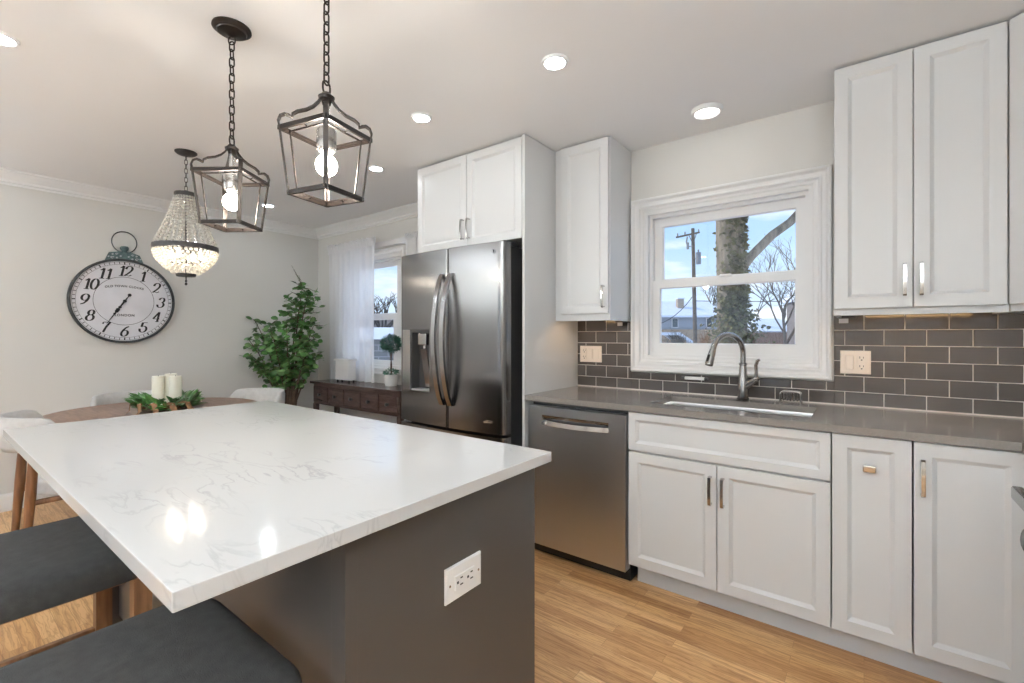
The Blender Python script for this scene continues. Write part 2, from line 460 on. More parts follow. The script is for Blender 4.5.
    def ribbon(s, pts, wv, th):
        """flat strap following pts, width vector wv, thickness th"""
        pts = [Vector(p) for p in pts]; wv = Vector(wv); n = len(pts); rings = []
        for i, p in enumerate(pts):
            t = (pts[min(i + 1, n - 1)] - pts[max(i - 1, 0)]).normalized()
            q = wv.cross(t).normalized() * (th / 2)
            rings.append([s.bm.verts.new(p + d) for d in (wv / 2 + q, wv / 2 - q, -wv / 2 - q, -wv / 2 + q)])
        for A, B in zip(rings, rings[1:]):
            for k in range(4): s.bm.faces.new((A[k], A[(k + 1) % 4], B[(k + 1) % 4], B[k]))
        s.bm.faces.new(rings[0][::-1]); s.bm.faces.new(rings[-1])
        return s
    def leaf(s, p, d, nrm, L, W, fold=.25, rounded=False):
        p, d, nrm = Vector(p), Vector(d).normalized(), Vector(nrm)
        sd_ = d.cross(nrm)
        if sd_.length < 1e-4: sd_ = d.orthogonal()
        sd_.normalize(); up = sd_.cross(d).normalized()
        if rounded: st = ((0, .0), (.22, .72), (.55, 1.0), (.85, .66), (1, .0))
        else: st = ((0, .0), (.3, .85), (.6, .8), (1, .0))
        mid = [s.bm.verts.new(p + d * (a * L) - up * (.12 * L * a * a)) for a, b in st]
        for sgn in (-1, 1):
            ed = [s.bm.verts.new(p + d * (a * L) + sd_ * (sgn * b * W / 2) + up * (fold * b * W / 2) - up * (.12 * L * a * a)) for a, b in st[1:-1]]
            chain = [mid[0]] + ed + [mid[-1]]
            for i in range(len(st) - 1):
                q = [mid[i], mid[i + 1], chain[i + 1], chain[i]]
                u_ = []
                for x in q:
                    if x not in u_: u_.append(x)
                if len(u_) > 2:
                    s.bm.faces.new(u_ if sgn > 0 else u_[::-1])
        return s
    def build(s, name, m, parent=None, sharp=35, recalc=True):
        if recalc: bmesh.ops.recalc_face_normals(s.bm, faces=s.bm.faces)
        me = bpy.data.meshes.new(name)
        org = ORG.get(parent.name, Vector((0, 0, 0))) if parent else Vector((0, 0, 0))
        if org.length > 0: bmesh.ops.translate(s.bm, verts=s.bm.verts, vec=-org)
        s.bm.to_mesh(me); s.bm.free()
        me.materials.append(M[m] if isinstance(m, str) else m)
        me.shade_smooth(); me.set_sharp_from_angle(angle=RAD(sharp))
        o = bpy.data.objects.new(name, me); COL.objects.link(o)
        if sharp <= 50:
            wn = o.modifiers.new('weighted_normals', 'WEIGHTED_NORMAL'); wn.keep_sharp = True; wn.weight = 100
        if parent: o.parent = parent; ORG[o.name] = org
        return o

def thing(name, label, cat, loc=(0, 0, 0), group=None):
    o = bpy.data.objects.new(name, None); COL.objects.link(o)
    o.empty_display_size = .1
    o.location = loc; ORG[o.name] = Vector(loc)
    o['label'] = label; o['category'] = cat
    if group: o['group'] = group
    return o
def solo(name, mb, m, label, cat, loc=(0, 0, 0), group=None, kind=None, sharp=35):
    bmesh.ops.translate(mb.bm, verts=mb.bm.verts, vec=-Vector(loc))
    o = mb.build(name, m, None, sharp); o.location = loc; ORG[o.name] = Vector(loc)
    o['label'] = label; o['category'] = cat
    if group: o['group'] = group
    if kind: o['kind'] = kind
    return o
def struct(name, mb, m, parent=None):
    o = mb.build(name, m, parent)
    if not parent: o['kind'] = 'structure'
    return o
def copy_tree(o, parent=None):
    c = o.copy(); COL.objects.link(c)
    if parent: c.parent = parent
    for ch in list(o.children): copy_tree(ch, c)
    return c
def arc(cx, cy, rx, ry, a0, a1, n=14):
    return [(cx + rx * cos(RAD(a0 + (a1 - a0) * i / n)), cy + ry * sin(RAD(a0 + (a1 - a0) * i / n))) for i in range(n + 1)]

# ================================================================== THE SETTING
H = 2.44; XL = -4.90; XR = 1.05; YW = 2.822; YF = -2.6
struct('floor', MB().box(XL, XR, YF, YW, -.10, 0), 'floor')
struct('ceiling', MB().box(XL - .15, XR + .15, YF - .15, YW + .15, H, H + .12), 'ceil')
struct('wall_left', MB().box(XL - .15, XL, YF - .15, YW + .15, -.10, H), 'wall')
struct('wall_right', MB().box(XR, XR + .15, YF - .15, YW + .15, -.10, H), 'wall')
# sink-side wall with two window openings
W1 = (-1.10, -.205, 1.115, 2.035); W2 = (-4.36, -3.45, .95, 2.03)
b = MB()
for x0, x1, z0, z1 in ((XL, W2[0], -.10, H), (W2[1], W1[0], -.10, H), (W1[1], XR, -.10, H),
                       (W2[0], W2[1], -.10, W2[2]), (W2[0], W2[1], W2[3], H), (W1[0], W1[1], -.10, W1[2]), (W1[0], W1[1], W1[3], H)):
    b.box(x0, x1, YW, YW + .15, z0, z1)
struct('wall_back', b, 'wall')
# unseen wall behind the camera; its wide garden door is added to admit daylight
W3 = (-3.4, -.9, 0.0, 2.08)
b = MB()
for x0, x1, z0, z1 in ((XL, W3[0], -.10, H), (W3[1], XR, -.10, H), (W3[0], W3[1], W3[3], H)):
    b.box(x0, x1, YF - .15, YF, z0, z1)
struct('wall_front', b, 'wall')
dr = struct('added_daylight_door', MB().panel((W3[0], YF - .02, 0), (1, 0, 0), (0, 0, 1), (0, 1, 0), W3[1] - W3[0], W3[3], [(0, -.08), (0, 0), (.07, 0), (.07, -.08)], fill=False, back=False)  # invented door, added as a daylight opening
            .box(-2.19, -2.11, YF - .09, YF - .02, .07, 2.01), 'trim')
struct('pane', MB().box(W3[0] + .07, W3[1] - .07, YF - .065, YF - .060, .07, 2.01), 'pane', dr)

# crown moulding
prof = [(0, 0), (.084, 0), (.084, -.012), (.074, -.014), (.066, -.022), (.058, -.036), (.034, -.058), (.024, -.062), (.024, -.080), (.012, -.084), (.012, -.098), (0, -.098)]
struct('trim_1', MB().extr(prof, ((XL, YF, H), (1, 0, 0), (0, 0, 1), (0, 1, 0)), YW - YF), 'trim')
struct('trim_2', MB().extr(prof, ((XL + .0, YW, H), (0, -1, 0), (0, 0, 1), (1, 0, 0)), -2.50 - XL), 'trim')
bp = [(0, 0), (.016, 0), (.016, .095), (.010, .112), (.006, .125), (0, .125)]
struct('baseboard_left', MB().extr(bp, ((XL, YF, 0), (1, 0, 0), (0, 0, 1), (0, 1, 0)), YW - YF), 'trim')
struct('baseboard_back', MB().extr(bp, ((XL, YW, 0), (0, -1, 0), (0, 0, 1), (1, 0, 0)), -2.56 - XL), 'trim')

# ---- window over the sink
def casing(mb, x0, x1, z0, z1, wd):
    L = [(-wd, 0), (-wd, .036), (-wd + .003, .039), (-wd + .012, .039), (-wd + .015, .036), (-wd + .024, .024), (-wd + .028, .023), (-wd + .040, .023), (-wd + .043, .029), (-wd + .051, .029), (-wd + .058, .017), (-wd + .062, .015), (-.012, .015), (-.006, .009), (0, .008), (0, 0)]
    mb.panel((x0, YW, z0), (1, 0, 0), (0, 0, 1), (0, -1, 0), x1 - x0, z1 - z0, L, fill=False, back=False)
def window(name, rect, glass_lo, glass_hi, cw):
    x0, x1, z0, z1 = rect
    b = MB(); casing(b, x0 + .008, x1 - .008, z0 + .008, z1 - .008, cw)
    wn = b.build(name, 'trim'); wn['kind'] = 'structure'
    # jamb liner: a stepped frame inside the wall opening
    MB().panel((x0, YW, z0), (1, 0, 0), (0, 0, 1), (0, -1, 0), x1 - x0, z1 - z0,
               [(0, -.14), (0, .004), (.022, .004), (.022, -.030), (.040, -.030), (.040, -.14)], fill=False, back=False).build('jamb', 'trim', wn)
    for nm, (gx0, gx1, gz0, gz1), yb in (('sash', glass_lo, -.052), ('sash', glass_hi, -.085)):
        ox0, ox1 = x0 + .040, x1 - .040
        fr = MB()
        bot = gz0 - .062 if nm == 'sash' and gz0 == glass_lo[2] else gz0 - .045
        top = gz1 + .052 if gz1 == glass_hi[3] else gz1 + .045
        yy0, yy1 = YW - yb - .016, YW - yb + .016
        for bx in ((ox0, gx0, bot, top), (gx1, ox1, bot, top), (gx0, gx1, bot, gz0), (gx0, gx1, gz1, top)):
            fr.box(bx[0], bx[1], yy0, yy1, bx[2], bx[3])
        # little sloping glazing bead
        fr.panel((gx0, YW - yb, gz0), (1, 0, 0), (0, 0, 1), (0, -1, 0), gx1 - gx0, gz1 - gz0,
                 [(-.001, .014), (.006, .006), (.006, -.006), (-.001, -.014)], fill=False, back=False)
        sh = fr.build('sash', 'trim', wn)
        MB().box(gx0 + .001, gx1 - .001, YW - yb - .002, YW - yb + .002, gz0 + .001, gz1 - .001).build('pane', 'pane', sh)
    return wn
wn1 = window('window_1', W1, (-1.018, -.287, 1.208, 1.557), (-1.010, -.287, 1.608, 1.947), .085)
MB().box(-.66, -.60, 2.834, 2.856, 1.600, 1.612, .003).build('sash_lock', 'trim', wn1)
wn2 = window('window_2', W2, (-4.275, -3.620, 1.012, 1.420), (-4.270, -3.605, 1.476, 1.945), .075)
MB().box(W2[0] - .10, W2[1] + .10, 2.765, YW, .925, .950, .006).build('window_sill', 'trim', wn2)

# ---- tiled backsplash: every tile bevelled, pale grout behind
b = MB(); b2 = MB()
tz0, pz, px_ = .9140, .0757, .1510
def tiles(x0, x1, z0, z1):
    r = 0
    while r < 7:
        a = .908 + pz * r; c = a + pz; ph = 0 if r % 2 else -.0755
        k = -14
        while k < 8:
            u0 = ph + px_ * k; u1 = u0 + px_
            q0, q1 = max(u0 + .0021, x0), min(u1 - .0021, x1); s0, s1 = max(a + .0021, z0), min(c - .0021, z1)
            if q1 - q0 > .004 and s1 - s0 > .004:
                b.panel((q0, YW - .003, s0), (1, 0, 0), (0, 0, 1), (0, -1, 0), q1 - q0, s1 - s0, [(0, 0), (0, .0050), (.0012, .0065)], back=False)
            k += 1
        r += 1
tiles(-1.578, -1.185, tz0 + .006, 1.372)
tiles(-1.185, -.119, tz0 + .006, 1.028)
tiles(-.119, XR - .002, tz0 + .006, 1.372)
for x0, x1, z1 in ((-1.578, -1.185, 1.372), (-1.185, -.119, 1.028), (-.119, XR - .002, 1.372)):
    b2.box(x0, x1, YW - .0068, YW - .0005, tz0, z1)
b2.box(-1.578, XR - .002, YW - .010, YW - .0005, tz0, tz0 + .007)
tl = b2.build('trim_3', 'grout'); tl['kind'] = 'structure'
b.build('wall_tiles', 'tile', tl)

# ================================================================== CABINETS
U, V, NY = (1, 0, 0), (0, 0, 1), (0, -1, 0)
SHAKER = [(0, 0), (0, .018), (.0015, .0195), (.048, .0195), (.051, .0165), (.061, .0085), (.063, .0075)]
def door_panel(mb, x0, x1, z0, z1, y, loops=SHAKER):
    return mb.panel((x0, y, z0), U, V, NY, x1 - x0, z1 - z0, loops)
def pull(mb, x, z, y, L=.130, horizontal=False):
    ax = Vector((1, 0, 0)) if horizontal else Vector((0, 0, 1))
    wv = Vector((0, 0, .012)) if horizontal else Vector((.012, 0, 0))
    c = Vector((x, y, z)); pts = []
    for s_, o_ in ((-.46, 0), (-.46, .014), (-.485, .022), (-.46, .028), (-.30, .031), (0, .033), (.30, .031), (.46, .028), (.485, .022), (.46, .014), (.46, 0)):
        pts.append(c + ax * (s_ * L) + Vector((0, -o_, 0)))
    mb.ribbon(pts, wv, .007)
    return mb

# over-fridge cabinet with the tall end panel
t = thing('wall_cabinet', 'white two-door cabinet above the refrigerator with a tall white end panel', 'cabinet', (-2.03, 2.5, 1.84))
MB().box(-2.50, -1.592, 2.203, 2.818, 1.835, 2.432, .001).build('body', 'cab', t)
MB().box(-1.590, -1.572, 2.185, 2.818, 0.001, 2.436, .001).build('side_panel', 'cab', t)
for x0, x1, hx in ((-2.498, -2.034, -2.056), (-2.030, -1.592, -2.004)):
    d = door_panel(MB(), x0, x1, 1.832, 2.425, 2.201).build('door', 'cab', t)
    pull(MB(), hx, 1.942, 2.182).build('handle', 'chrome', d)
# slim wall cabinet left of the window
t = thing('wall_cabinet', 'slim single-door white wall cabinet left of the sink window', 'cabinet', (-1.36, 2.66, 1.35))
MB().box(-1.530, -1.187, 2.512, 2.818, 1.374, 2.436).box(-1.530, -1.187, 2.512, 2.530, 1.350, 1.374).box(-1.205, -1.187, 2.530, 2.818, 1.350, 1.374).box(-1.570, -1.530, 2.52, 2.54, 1.352, 2.436).build('body', 'cab', t)
d = door_panel(MB(), -1.512, -1.192, 1.392, 2.425, 2.510).build('door', 'cab', t)
pull(MB(), -1.218, 1.490, 2.491).build('handle', 'chrome', d)
# wide wall cabinet right of the window
t = thing('wall_cabinet', 'wide two-door white wall cabinet right of the sink window', 'cabinet', (.16, 2.66, 1.35))
MB().box(-.106, .432, 2.500, 2.818, 1.372, 2.436).box(-.106, .432, 2.500, 2.518, 1.348, 1.372).box(-.106, -.088, 2.518, 2.818, 1.348, 1.372).build('body', 'cab', t)
for x0, x1, hx in ((-.104, .157, .132), (.161, .424, .183)):
    d = door_panel(MB(), x0, x1, 1.376, 2.428, 2.498).build('door', 'cab', t)
    pull(MB(), hx, 1.488, 2.479).build('handle', 'chrome', d)
# diagonal corner wall cabinet
t = thing('wall_cabinet', 'diagonal white corner wall cabinet at the right edge of the photo', 'cabinet', (.75, 2.5, 1.35))
MB().prism([(.436, 2.816), (.436, 2.500), (.742, 2.196), (1.046, 2.196), (1.046, 2.816)], 1.350, 2.436).build('body', 'cab', t)
uu = Vector((.306, -.304, 0)).normalized(); nn_ = Vector((-.304, -.306, 0)).normalized()
d = MB().panel(Vector((.440, 2.494, 1.376)) + uu * .004 + nn_ * .002, uu, V, nn_, .418, 1.052, SHAKER).build('door', 'cab', t)
hp = Vector((.440, 2.494, 1.488)) + uu * .39 + nn_ * .020
MB().ribbon([hp + Vector((0, 0, a)) + nn_ * o for a, o in ((-.06, 0), (-.062, .022), (-.04, .029), (.04, .029), (.062, .022), (.06, 0))], uu * .012, .007).build('handle', 'chrome', d)

# base units -------------------------------------------------------
YC = 2.212            # back of the doors
def toe(mb, x0, x1):
    return mb.box(x0, x1, 2.279, 2.292, .001, .112)
t = thing('base_cabinet', 'white sink base cabinet with a false drawer front above two doors', 'cabinet', (-.52, 2.5, 0))
bb = MB().box(-.938, -.920, 2.214, 2.810, .112, .882).box(-.122, -.104, 2.214, 2.810, .112, .882).box(-.938, -.104, 2.80, 2.812, .112, .882)
bb.box(-.938, -.104, 2.214, 2.80, .112, .130).box(-.938, -.104, 2.214, 2.234, .66, .70).box(-.938, -.104, 2.214, 2.234, .868, .882).build('body', 'cab', t)
toe(MB(), -.925, -.104).build('toe_kick', 'cabtoe', t)
MB().panel((-.938, YC, .690), U, V, NY, .834, .188, [(0, 0), (0, .018), (.0015, .0195), (.036, .0195), (.039, .0165), (.049, .0085), (.051, .0075)]).build('false_drawer_front', 'cab', t)
for x0, x1, hx in ((-.938, -.524, -.548), (-.520, -.104, -.496)):
    d = door_panel(MB(), x0, x1, .116, .680, YC).build('door', 'cab', t)
    pull(MB(), hx, .566, YC - .019).build('handle', 'chrome', d)
t = thing('base_cabinet', 'narrow white base cabinet with one tall door and a small chrome knob', 'cabinet', (.02, 2.5, 0))
MB().box(-.100, .137, 2.214, 2.812, .112, .882, .001).build('body', 'cab', t)
toe(MB(), -.104, .140).build('toe_kick', 'cabtoe', t)
d = door_panel(MB(), -.099, .137, .116, .879, YC).build('door', 'cab', t)
MB().cyl((.016, YC - .012, .763), (.016, YC - .034, .763), .006).box(-.004, .036, YC - .046, YC - .034, .750, .776, .004).build('knob', 'chrome', d)
t = thing('base_cabinet', 'white corner base cabinet with a long bar handle at the right edge', 'cabinet', (.30, 2.5, 0))
MB().box(.142, 1.045, 2.214, 2.812, .112, .882, .001).build('body', 'cab', t)
toe(MB(), .140, .47).build('toe_kick', 'cabtoe', t)
d = door_panel(MB(), .143, .432, .116, .879, YC).build('door', 'cab', t)
pull(MB(), .166, .755, YC - .019).build('handle', 'chrome', d)
MB().box(.436, 1.045, 1.962, 2.212, .112, .882).box(.436, .47, 1.962, 2.19, .001, .112).build('corner_filler', 'cab', t)

# dishwasher -------------------------------------------------------
t = thing('dishwasher', 'stainless steel dishwasher under the grey worktop with a recessed scoop handle', 'dishwasher', (-1.25, 2.5, 0))
MB().box(-1.545, -.945, 2.235, 2.80, .01, .880).build('body', 'black', t)
hz0, hz1, hx0, hx1 = .758, .812, -1.450, -1.040
fd = MB()
x0, x1, z0, z1, yf, yb = -1.541, -.949, .075, .858, 2.180, 2.234
fd.box(x0, hx0, yf, yb, z0, z1); fd.box(hx1, x1, yf, yb, z0, z1); fd.box(hx0, hx1, yf, yb, z0, hz0); fd.box(hx0, hx1, yf, yb, hz1, z1)
bmesh.ops.remove_doubles(fd.bm, verts=fd.bm.verts, dist=1e-5)
dd = fd.build('door', 'steel', t)
MB().extr([(0, 0), (.004, -.012), (.016, -.030), (.034, -.040), (.050, -.040), (.050, .002), (.040, .002), (.034, -.032), (.018, -.022), (.008, -.006), (.006, .002)],
          ((hx0, yf + .001, hz1 - .0015), (0, 1, 0), (0, 0, 1), (1, 0, 0)), hx1 - hx0).box(hx0, hx1, yf + .044, yf + .052, hz0, hz1).build('handle_recess', 'handle_steel', dd)
MB().ribbon([(hx0 + (hx1 - hx0) * k / 20, yf + .004 - .026 * sin(pi * k / 20) ** .8, hz0 + .014 - .004 * sin(pi * k / 20)) for k in range(21)], (0, .014, .023), .005).build('handle', 'chrome', dd)
MB().box(-1.54, -.95, 2.262, 2.272, .004, .075).build('toe_kick', 'black', t)

# worktop with sink cut-out -----------------------------------------
SX0, SX1, SY0, SY1 = -.878, -.178, 2.318, 2.652
b = MB()
zt0, zt1 = .884, .914
for bx in ((-1.569, SX0, 2.179, 2.818), (SX1, 1.046, 2.179, 2.818), (SX0, SX1, 2.179, SY0), (SX0, SX1, SY1, 2.818), (.405, 1.046, 1.962, 2.179)):
    b.box(bx[0], bx[1], bx[2], bx[3], zt0, zt1)
bmesh.ops.remove_doubles(b.bm, verts=b.bm.verts, dist=1e-5)
solo('worktop', b, 'grey_counter', 'long grey stone worktop along the sink wall', 'worktop', (-.3, 2.5, .884))
t = thing('sink', 'stainless undermount sink set into the grey worktop', 'sink', (-.528, 2.485, .66))
b = MB()
b.panel((SX0 - .012, SY0 - .012, .8835), (1, 0, 0), (0, 1, 0), (0, 0, 1), SX1 - SX0 + .024, SY1 - SY0 + .024,
        [(-.01, -.003), (-.01, 0), (.010, 0), (.014, -.02), (.016, -.19), (.035, -.205), (.15, -.209)], back=False)
b.build('basin', 'sinksteel', t)
MB().lathe([(0, 0), (.045, 0), (.045, .003), (.036, .004), (.03, .001), (0, .001)], (-.528, 2.485, .6602)).build('drain', 'chrome', t)

# faucet --------------------------------------------------------------
t = thing('kitchen_faucet', 'brushed nickel gooseneck faucet behind the sink', 'faucet', (-.516, 2.722, .914))
MB().lathe([(0, 0), (.031, 0), (.031, .010), (.027, .014), (0, .014)], (-.516, 2.722, .9142)).build('base_ring', 'black', t)
MB().lathe([(0, .012), (.026, .012), (.028, .03), (.028, .07), (.024, .11), (.019, .155), (.017, .185), (.020, .188), (.020, .197), (.014, .200), (0, .2)], (-.516, 2.722, .914)).build('body', 'nickel', t)
fdir = Vector((-.10, -.22, 0)); 
pts = [Vector((-.516, 2.722, 1.10)), Vector((-.516, 2.722, 1.15))]
fl = fdir.length; fu = fdir.normalized()
Rr = fl / 2
for i in range(0, 15):
    a = pi - pi * i / 14 * .93
    pts.append(Vector((-.516, 2.722, 1.166)) + fu * (Rr + Rr * cos(a)) + Vector((0, 0, Rr * .82 * sin(a))))
MB().tube(pts, .0138, 14).build('spout', 'nickel', t)
pe = pts[-1]; dv = (pts[-1] - pts[-2]).normalized()
sh = MB().tube([pe, pe + dv * .012, pe + dv * .03, pe + dv * .075, pe + dv * .085], [.0145, .017, .0175, .0205, .019], 16).build('spray_head', 'nickel', t)
MB().obox(pe + dv * .045 + fu * .019, fu, fu.cross(Vector((0, 0, 1))), dv, .003, .007, .018).build('button', 'black', sh)
MB().tube([(-.505, 2.716, .985), (-.475, 2.700, 1.010), (-.452, 2.690, 1.030)], [.017, .018, .014], 14).ball((-.447, 2.688, 1.034), .0165, 2).tube(
    [(-.447, 2.688, 1.034), (-.446, 2.686, 1.07), (-.448, 2.684, 1.105), (-.440, 2.68, 1.128), (-.430, 2.676, 1.135)], [.010, .0085, .009, .009, .006], 10).build('lever', 'nickel', t)

# sponge holder --------------------------------------------------------
t = thing('sponge_holder', 'small chrome wire sponge holder behind the sink right of the faucet', 'sponge holder', (-.30, 2.76, .914))
b = MB()
def U_(x0, x1, y, h, z=.914):
    p = [(x0, y, z + .002)]
    p += [(x0, y, z + h - .015)] + [(x0 + .015 - .015 * cos(a), y, z + h - .015 + .015 * sin(a)) for a in (pi / 6, pi / 3, pi / 2)]
    p += [(x1 - .015 + .015 * sin(a), y, z + h - .015 + .015 * cos(a)) for a in (0, pi / 6, pi / 3, pi / 2)] + [(x1, y, z + .002)]
    return p
b.tube(U_(-.345, -.255, 2.740, .058), .0045, 8).tube(U_(-.345, -.255, 2.790, .058), .0045, 8)
b.tube([(-.345, 2.740, .924), (-.345, 2.790, .924)], .003, 6).tube([(-.255, 2.740, .924), (-.255, 2.790, .924)], .003, 6)
b.build('frame', 'chrome', t)
for i in range(5):
    xx = -.330 + i * .015
    MB().tube([(xx, 2.740, .968), (xx, 2.740, .930), (xx, 2.744, .926), (xx, 2.786, .926), (xx, 2.790, .930), (xx, 2.790, .968)], .0022, 6).build('wire', 'chrome', t)

# wall plates ----------------------------------------------------------
def duplex(par, cx, cz, y, rot=False):
    for dz in (-.021, .021):
        mb = MB()
        px0, pz0 = (cx + dz, cz) if rot else (cx, cz + dz)
        for ox, oz, hw, hh in ((-.007, .004, .0014, .005), (.007, .004, .0014, .004), (0, -.008, .003, .003)):
            if rot: ox, oz = oz, -ox; hw, hh = hh, hw
            mb.box(px0 + ox - hw, px0 + ox + hw, y - .0006, y + .001, pz0 + oz - hh, pz0 + oz + hh)
        mb.build('slots', 'ink', par)
yt = YW - .0095
t = thing('wall_outlet', 'wide almond plate with an outlet and two rocker switches left of the window', 'outlet', (-1.47, yt, 1.13))
MB().panel((-1.552, yt, 1.080), U, V, NY, .162, .110, [(0, 0), (0, .003), (.003, .006)]).build('plate', 'plate_almond', t)
duplex(MB().panel((-1.534, yt - .006, 1.098), U, V, NY, .034, .074, [(0, 0), (.001, .0025)]).build('receptacle', 'plate_almond', t), -1.517, 1.135, yt - .0085)
for xx in (-1.471, -1.425):
    MB().panel((xx - .017, yt - .006, 1.100), U, V, NY, .034, .070, [(0, 0), (0, .002), (.002, .004)]).build('switch', 'plate_almond', t)
t = thing('wall_outlet', 'almond plate with one rocker switch and an outlet right of the window', 'outlet', (-.033, yt, 1.13))
MB().panel((-.094, yt, 1.072), U, V, NY, .121, .114, [(0, 0), (0, .003), (.003, .006)]).build('plate', 'plate_almond', t)
MB().panel((-.074, yt - .006, 1.094), U, V, NY, .034, .068, [(0, 0), (0, .002), (.002, .005)]).build('switch', 'plate_almond', t)
duplex(MB().panel((-.026, yt - .006, 1.092), U, V, NY, .034, .072, [(0, 0), (.001, .0025)]).build('receptacle', 'plate_almond', t), -.009, 1.128, yt - .0085)

# power strips + light strips under the wall cabinets --------------------
def under_strip(x0, x1, y0, y1, label, sticker):
    t = thing('under_cabinet_light', label, 'light strip', ((x0 + x1) / 2, (y0 + y1) / 2, 1.35))
    MB().box(x0, x1, y0, y1, 1.3625, 1.3715, .003).build('housing', 'dark_plastic', t)
    MB().box(x0 + .012, x1 - .012, y0 + .008, y1 - .008, 1.3595, 1.3625).build('diffuser', 'strip', t)
    return t
t = under_strip(-1.50, -1.24, 2.545, 2.575, 'short warm light strip under the slim wall cabinet', None)
for o in (t,): o.location.z += .0
t = under_strip(-.02, .42, 2.535, 2.565, 'long warm light strip under the wide wall cabinet', None)
ps = thing('power_strip', 'dark plug strip with a pale sticker under the wide wall cabinet beside the window', 'power strip', (-.06, 2.79, 1.34))
MB().box(-.100, -.030, 2.778, 2.812, 1.340, 1.3715, .003).build('housing', 'dark_plastic', ps)
MB().box(-.098, -.060, 2.776, 2.7778, 1.320, 1.342).build('sticker', 'label', ps)
ps = thing('power_strip', 'dark plug strip with a pale sticker under the slim wall cabinet beside the window', 'power strip', (-1.24, 2.79, 1.34))
MB().box(-1.285, -1.205, 2.778, 2.812, 1.342, 1.3735, .003).build('housing', 'dark_plastic', ps)
MB().box(-1.262, -1.228, 2.776, 2.7778, 1.322, 1.344).build('sticker', 'label', ps)
ps = thing('power_strip', 'pale plug strip on the tiles under the sink window left of the faucet', 'power strip', (-.79, 2.80, 1.012))
MB().box(-.845, -.735, 2.790, 2.812, 1.000, 1.018, .003).build('housing', 'plate_white', ps)
for xx in (-.725, -.855): MB().box(xx - .01, xx + .01, 2.794, 2.812, 1.002, 1.016, .003).build('end_cap', 'dark_plastic', ps)

# ================================================================== REFRIGERATOR
FX0, FX1, FXM = -2.532, -1.628, -2.050
def fy(x):      # bowed front of the doors
    u = (x - (FX0 + FX1) / 2) / ((FX1 - FX0) / 2)
    return 2.030 + .030 * u * u
def door_poly(x0, x1, rl, rr, yb=2.128):
    P = [(x0, yb)]
    if rl: P += [(x0 + rl - rl * cos(a), fy(x0 + rl) + rl * .9 - rl * .9 * sin(a)) for a in (0, .4, .8, 1.2)]
    n = 8
    P += [(x0 + rl + (x1 - x0 - rl - rr) * i / n, fy(x0 + rl + (x1 - x0 - rl - rr) * i / n)) for i in range(n + 1)]
    if rr: P += [(x1 - rr + rr * sin(a), fy(x1 - rr) + rr * .9 - rr * .9 * cos(a)) for a in (.4, .8, 1.2, pi / 2)]
    P.append((x1, yb))
    return P
t = thing('refrigerator', 'dark stainless steel french-door refrigerator with a water dispenser', 'refrigerator', (-2.084, 2.4, 0))
MB().box(FX0 + .01, FX1 - .012, 2.140, 2.790, .02, 1.785, .006).build('body', 'fridge_side', t)
MB().box(-1.70, -1.645, 2.09, 2.24, 1.787, 1.812, .006).build('hinge_cover', 'dark_plastic', t)
# right door
d = MB().prism(door_poly(FXM + .003, FX1, .012, .045), .690, 1.800).build('door', 'dark_steel', t, 50)
def fridge_handle(x, out):
    pts = []
    for i in range(17):
        s_ = i / 16; z = .835 + .80 * s_
        o_ = .012 + .072 * sin(pi * s_) ** .7
        pts.append((x + out * .030 * sin(pi * s_), fy(x) - o_, z))
    pts = [(x, fy(x) + .004, .835)] + pts + [(x, fy(x) + .004, 1.635)]
    return MB().ribbon(pts, (.032, 0, 0), .017)
h_ = fridge_handle(-2.014, .0)
bmesh.ops.bevel(h_.bm, geom=[e for e in h_.bm.edges if len(e.link_faces) == 2 and e.calc_face_angle(0) > .8], offset=.006, segments=2, affect='EDGES')
h_.build('handle', 'handle_steel', d, 50)
bd = MB()
for i in range(9): bd.box(-1.775 + i * .0085, -1.770 + i * .0085 + (.001 if i % 3 else .002), fy(-1.75) - .0015, fy(-1.75) + .002, .752, .760 + (.003 if i % 4 == 0 else 0))
bd.box(-1.780, -1.695, fy(-1.74) - .001, fy(-1.74) + .003, .764, .767).build('name_badge', 'chrome', d)
MB().lathe([(.015, 0), (.015, .002), (.0125, .002), (.0125, 0)], (-1.70, fy(-1.70) - .0005, 1.745), 20, ((1, 0, 0), (0, 0, 1), (0, -1, 0))).box(-1.7045, -1.7015, fy(-1.7) - .002, fy(-1.7), 1.738, 1.752).box(-1.7045, -1.697, fy(-1.7) - .002, fy(-1.7), 1.738, 1.741).build('emblem', 'handle_steel', d)
# left door, opened up round the dispenser
DX0, DX1, DZ0, DZ1 = -2.485, -2.215, .895, 1.300
lp = MB()
def slab(x0, x1, rl, rr, z0, z1): lp.prism(door_poly(x0, x1, rl, rr), z0, z1)
slab(FX0, DX0, .020, 0, .690, 1.800); slab(DX1, FXM - .003, 0, .012, .690, 1.800)
slab(DX0, DX1, 0, 0, .690, DZ0); slab(DX0, DX1, 0, 0, DZ1, 1.800)
d = lp.build('door', 'dark_steel', t, 50)
h_ = fridge_handle(-2.086, .0)
bmesh.ops.bevel(h_.bm, geom=[e for e in h_.bm.edges if len(e.link_faces) == 2 and e.calc_face_angle(0) > .8], offset=.006, segments=2, affect='EDGES')
h_.build('handle', 'handle_steel', d, 50)
yq = fy(-2.35)
MB().box(DX0 + .001, -2.405, yq - .004, 2.125, DZ0 + .001, DZ1 - .001, .004).build('control_panel', 'handle_steel', d)
MB().box(-2.404, DX1 - .001, 2.110, 2.126, DZ0 + .001, DZ1 - .001).box(-2.404, -2.396, yq + .004, 2.11, DZ0 + .001, DZ1 - .001).box(-2.396, DX1 - .001, yq + .004, 2.11, DZ1 - .02, DZ1 - .001).build('dispenser_recess', 'dark_plastic', d)
MB().box(-2.396, DX1 - .001, yq - .002, 2.11, DZ0 + .001, DZ0 + .014, .003).build('drip_tray', 'steel', d)
